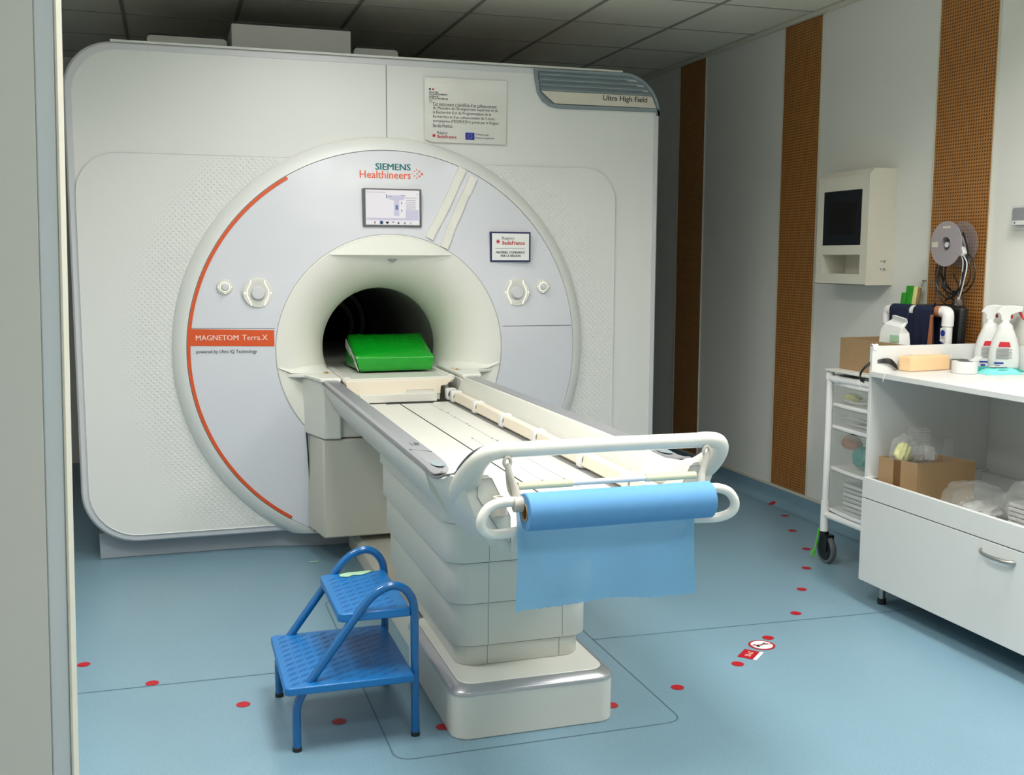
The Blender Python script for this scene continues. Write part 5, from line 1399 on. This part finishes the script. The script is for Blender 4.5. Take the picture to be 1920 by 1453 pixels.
cloth('navy_cloth', -1.030, -1.166, 0.0275, 0.99, M_navy, pf); cloth('navy_cloth', -1.196, -1.322, 0.0275, 0.99, M_navy, pf)
cloth('navy_cloth', -1.030, -1.322, 0.0245, 0.985, M_navy, pf)
tube_thing('terracotta_sleeve', [(2.20, -1.328, 1.2128), (2.20, -1.362, 1.2138)], 0.0262, M_skin, pf, sp=0)
bm = flat([[(-1.345, 1.20), (-1.325, 1.20), (-1.305, 1.0), (-1.345, 1.0)]], lambda u, v: (2.165, u, v)); obj('terracotta_strap', bm, M_skin, pf, smooth=False)
lb = flat([[(-1.413, 1.085), (-1.378, 1.085), (-1.378, 1.145), (-1.413, 1.145)]], lambda u, v: (2.1775, u, v)); pl_ = obj('pipe_label', lb, M_paper, pf, smooth=False)
obj('blue_roundel', flat([disc(-1.3955, 1.122, 0.0145, 20)], lambda u, v: (2.1765, u, v)), M_blueink, pf, smooth=False)
obj('blue_roundel', flat([disc(-1.3955, 1.066, 0.0145, 20)], lambda u, v: (2.1765, u, v)), M_blueink, pf, smooth=False)
obj('label_print', flat([[(-1.408, 1.098+.005*k), (-1.384, 1.098+.005*k), (-1.384, 1.0995+.005*k), (-1.408, 1.0995+.005*k)] for k in range(2)], lambda u, v: (2.1768, u, v)), M_greyink, pf, smooth=False)
bm = bmesh.new(); prism(bm, [(-1.410, 0.94), (-1.425, 1.235), (-1.30, 1.245), (-1.10, 1.235), (-1.10, 0.94)], 2.245, 2.285, 'x')
single('black_bag', bm, M_black, 'black fabric bag standing behind the navy cloth in the trolley box', 'bag', (2.265, -1.25, 0.94), bevel=0.012)
wb = thing('paper_bag', 'crumpled white paper bag with a pale green label in the trolley box', 'paper bag', (2.03, -1.265, 0.938))
bm = bmesh.new(); rings = []
for k, (z, s_, tw) in enumerate(((0.940, 1, 0), (1.0, 1.02, 0), (1.08, 1.0, 0.003), (1.125, 0.92, 0.006), (1.150, 0.80, -0.006), (1.172, 0.62, 0.010), (1.190, 0.58, -0.004))):
    rings.append([(2.03+(0.028*s_*(1 if z < 1.15 else .45))*sx_+tw, -1.262+0.070*s_*sy_+tw+(-0.03 if z > 1.15 else 0), z+0.006*sy_*(1 if z > 1.1 else 0)) for sx_, sy_ in ((-1, -1), (-.2, -1.04), (1, -1), (1.04, 0), (1, 1), (.2, .96), (-1, 1), (-.94, .1))])
loft(bm, rings); obj('bag_body', bm, M_paper, wb, angle=15)
obj('green_label', flat([[(-1.328, 1.080), (-1.270, 1.080), (-1.270, 1.110), (-1.328, 1.110)]], lambda u, v: (1.9995, u, v)), M_lime, wb, smooth=False)

# ================================================================ ON THE RIGHT WALL
wc = thing('wall_cabinet', 'ivory metal wall box with a dark glass window and an open slot below', 'wall box', (2.275, -0.585, 1.315))
CX0, CY0, CY1 = 2.200, -0.800, -0.372
bm = bmesh.new()
prism(bm, [(2.3525, 1.315), (CX0, 1.315), (CX0, 1.850), (2.228, 1.880), (2.3525, 1.880)], CY0-0.0015, CY0+0.0005, 'y'); obj('side_cheek', bm, M_wallcab, wc, smooth=False)
bm = bmesh.new()
def rectring(bm, x, Y0_, Y1_, Z0_, Z1_, holes):
    """front plate made of strips around rectangular holes (stacked vertically)"""
    hs = sorted(holes, key=lambda h: h[2]); ya, yb = hs[0][0], hs[0][1]
    box(bm, x, x+0.003, Y0_, ya, Z0_, Z1_); box(bm, x, x+0.003, yb, Y1_, Z0_, Z1_)
    zz = Z0_
    for h in hs: box(bm, x, x+0.003, ya, yb, zz, h[2]); zz = h[3]
    box(bm, x, x+0.003, ya, yb, zz, Z1_)
rectring(bm, CX0, CY0, CY1, 1.315, 1.850, [(-0.747, -0.428, 1.366, 1.464), (-0.747, -0.428, 1.511, 1.782)])
obj('front_plate', bm, M_wallcab, wc, smooth=False)
bm = bmesh.new(); prism(bm, [(CX0, 1.850), (2.228, 1.880), (2.3525, 1.880), (2.3525, 1.877), (2.229, 1.877), (CX0+0.003, 1.848)], CY0, CY1, 'y'); obj('top_plate', bm, M_wallcab, wc, smooth=False)
obj('bottom_plate', BX(CX0, 2.3525, CY0, CY1, 1.315, 1.318), M_wallcab, wc, smooth=False)
obj('side_cheek', BX(CX0, 2.3525, CY1-0.0015, CY1+0.0015, 1.318, 1.850), M_wallcab, wc, smooth=False)
bm = bmesh.new(); box(bm, CX0+0.003, 2.345, -0.747, -0.428, 1.366, 1.368); box(bm, CX0+0.003, 2.345, -0.747, -0.428, 1.462, 1.464); box(bm, 2.343, 2.346, -0.747, -0.428, 1.368, 1.462); box(bm, CX0+0.003, 2.345, -0.749, -0.747, 1.366, 1.464); box(bm, CX0+0.003, 2.345, -0.428, -0.426, 1.366, 1.464)
obj('open_slot', bm, M_wallcab, wc, smooth=False)
gl = obj('glass_window', BX(CX0-0.0008, CX0+0.004, -0.745, -0.430, 1.513, 1.780), M_screenoff, wc, smooth=False)
obj('display_area', flat([[(-0.706, 1.566), (-0.474, 1.566), (-0.474, 1.727), (-0.706, 1.727)]], lambda u, v: (CX0-0.0014, u, v)), M_screenoff2, gl, smooth=False)
for (x, z) in ((2.300, 1.432), (2.300, 1.394)):
    bm = bmesh.new(); lathe(bm, [(0, CY0-0.010), (0.0055, CY0-0.010), (0.006, CY0-0.001)], 'y', (x, 0, z), 14); obj('cam_lock', bm, M_steel, wc)
    bm = bmesh.new(); lathe(bm, [(0, CY0-0.003), (0.003, CY0-0.003), (0.003, CY0-0.001)], 'y', (x-0.016, 0, z), 10); obj('screw', bm, M_dgrey, wc)

RZ = 1.510; RY = -1.302
rl = thing('cable_reel', 'translucent grey plastic reel hung on the perforated board', 'reel', (2.30, RY, RZ))
bm = bmesh.new(); lathe(bm, [(0.034, 0), (0.099, 0), (0.100, 0.002), (0.099, 0.004), (0.034, 0.004)], 'x', (2.245, RY, RZ), 56, closed_prof=True); obj('front_flange', bm, M_reel, rl)
bm = bmesh.new(); lathe(bm, [(0.034, 0), (0.100, 0), (0.100, 0.003), (0.034, 0.003)], 'x', (2.330, RY, RZ), 56, closed_prof=True); obj('rear_flange', bm, M_reel2, rl)
bm = bmesh.new(); lathe(bm, [(0.030, 2.244), (0.036, 2.244), (0.036, 2.334), (0.030, 2.334)], 'x', (0, RY, RZ), 36, closed_prof=True); obj('hub', bm, M_reel, rl)
bm = bmesh.new(); tube(bm, [(2.25, RY, RZ-0.004), (2.345, RY, RZ-0.004)], 0.012, 12); obj('hub_peg', bm, M_rim, rl)
obj('flange_label', flat([[(-1.330, 1.578), (-1.280, 1.578), (-1.280, 1.588), (-1.330, 1.588)], [(-1.255, 1.495), (-1.215, 1.495), (-1.212, 1.517), (-1.255, 1.520)]], lambda u, v: (2.2438, u, v)), M_skirt, rl, smooth=False)
bm = bmesh.new(); rn = random.Random(5)
for k in range(6):
    cy_, cz_ = RY-0.012+0.012*rn.uniform(-1, 1), 1.425+0.02*rn.uniform(-1, 1)
    ry, rz = 0.075+0.018*rn.uniform(-1, 1), 0.135+0.035*rn.uniform(-1, 1); tl_ = rn.uniform(-0.25, 0.25); x = 2.275+0.007*k
    pts = []
    for q in range(22):
        a = 2*PI*q/22; u = ry*math.cos(a)*(1-0.3*math.sin(a)); v = rz*math.sin(a)
        if v > 0: v *= 0.75
        pts.append((x+0.004*math.sin(a*3+k), cy_+u*math.cos(tl_)-v*math.sin(tl_), cz_+u*math.sin(tl_)+v*math.cos(tl_)))
    tube(bm, spline(pts, 3, closed=True), 0.0032, 6, closed=True)
tube(bm, spline([(2.275, -1.235, 1.42), (2.272, -1.222, 1.34), (2.262, -1.235, 1.24), (2.20, -1.300, 1.245), (2.168, -1.340, 1.20), (2.166, -1.352, 1.06)], 6), 0.0028, 6)
tube(bm, spline([(2.285, -1.36, 1.56), (2.285, -1.395, 1.48), (2.285, -1.385, 1.38), (2.285, -1.33, 1.29), (2.285, -1.27, 1.26)], 6), 0.004, 6)
tube(bm, spline([(2.29, -1.22, 1.38), (2.29, -1.27, 1.29), (2.285, -1.33, 1.26), (2.285, -1.385, 1.235), (2.29, -1.36, 1.30), (2.295, -1.30, 1.38)], 6), 0.0035, 6)
single('black_cable', bm, M_black, 'tangle of thin black cable loops hanging from the wall reel', 'cable', (2.29, -1.30, 1.45))
wl = thing('white_power_lead', 'white lead with a plug, hanging beside the black cable loops', 'power lead', (2.28, -1.40, 1.48))
bm = bmesh.new(); prism(bm, [(-1.378, 1.50), (-1.398, 1.47), (-1.385, 1.455), (-1.360, 1.458), (-1.362, 1.495)], 2.262, 2.286, 'x'); obj('plug', bm, M_white, wl, bevel=0.004)
for (a, b) in ((0.0, 0.0), (-0.02, 0.004)):
    tube_thing('lead', [(2.274, -1.372+a*0.6, 1.46), (2.276, -1.382+a*1.2, 1.42), (2.280, -1.368+a*0.9, 1.34), (2.284, -1.352+a*0.3, 1.265)], 0.0028, M_white, wl, n=8)
bm = bmesh.new(); prism(bm, rrect(-1.372, -1.340, 1.235, 1.270, 0.008, 3), 2.276, 2.300, 'x'); obj('adapter', bm, M_reel2, wl, bevel=0.002)

gp = thing('packet_bundle', 'green and cream packets hanging from a wall hook left of the reel', 'packets', (2.32, -0.99, 1.33))
def slat(y0, y1, z0, z1, tilt, x, m, nm, th=0.012):
    bm = bmesh.new(); prism(bm, [(y0, z0), (y1, z0), (y1-tilt, z1), (y0-tilt, z1)][::-1], x, x+th, 'x'); return obj(nm, bm, m, gp, bevel=0.002)
slat(-0.995, -0.950, 1.10, 1.318, 0.030, 2.300, M_green2, 'green_packet'); slat(-0.965, -0.935, 1.10, 1.285, 0.024, 2.290, M_green2, 'green_packet')
slat(-1.015, -0.990, 1.10, 1.315, 0.036, 2.306, M_yel, 'cream_packet'); slat(-1.022, -1.008, 1.10, 1.310, 0.044, 2.310, M_carton, 'brown_packet')
bm = bmesh.new(); tube(bm, [(2.332+0.010*math.cos(2*PI*k/16), -1.052+0.010*math.cos(2*PI*k/16)*0.7, 1.330+0.014*math.sin(2*PI*k/16)) for k in range(16)], 0.002, 6, closed=True); tube(bm, [(2.352, -1.052, 1.342), (2.333, -1.052, 1.342)], 0.003, 8)
obj('wall_hook', bm, M_steel, gp)

dp = thing('wall_outlet', 'white wall plate with a grey flap at the right edge, above the worktop', 'wall outlet', (2.335, -1.70, 1.565))
bm = bmesh.new(); prism(bm, rrect(-1.84, -1.590, 1.566, 1.672, 0.006, 3), 2.334, 2.3525, 'x'); obj('back_plate', bm, M_white, dp, bevel=0.003)
bm = bmesh.new(); prism(bm, rrect(-1.80, -1.612, 1.582, 1.655, 0.008, 3), 2.312, 2.335, 'x'); obj('grey_flap', bm, M_greyrail, dp, bevel=0.004)
obj('flap_strip', BX(2.310, 2.313, -1.79, -1.617, 1.584, 1.602), M_white, dp, smooth=False)
bm = bmesh.new(); lathe(bm, [(0, 2.3085), (0.004, 2.3085), (0.004, 2.310)], 'x', (0, -1.632, 1.593), 12); obj('indicator', bm, M_dgrey, dp)
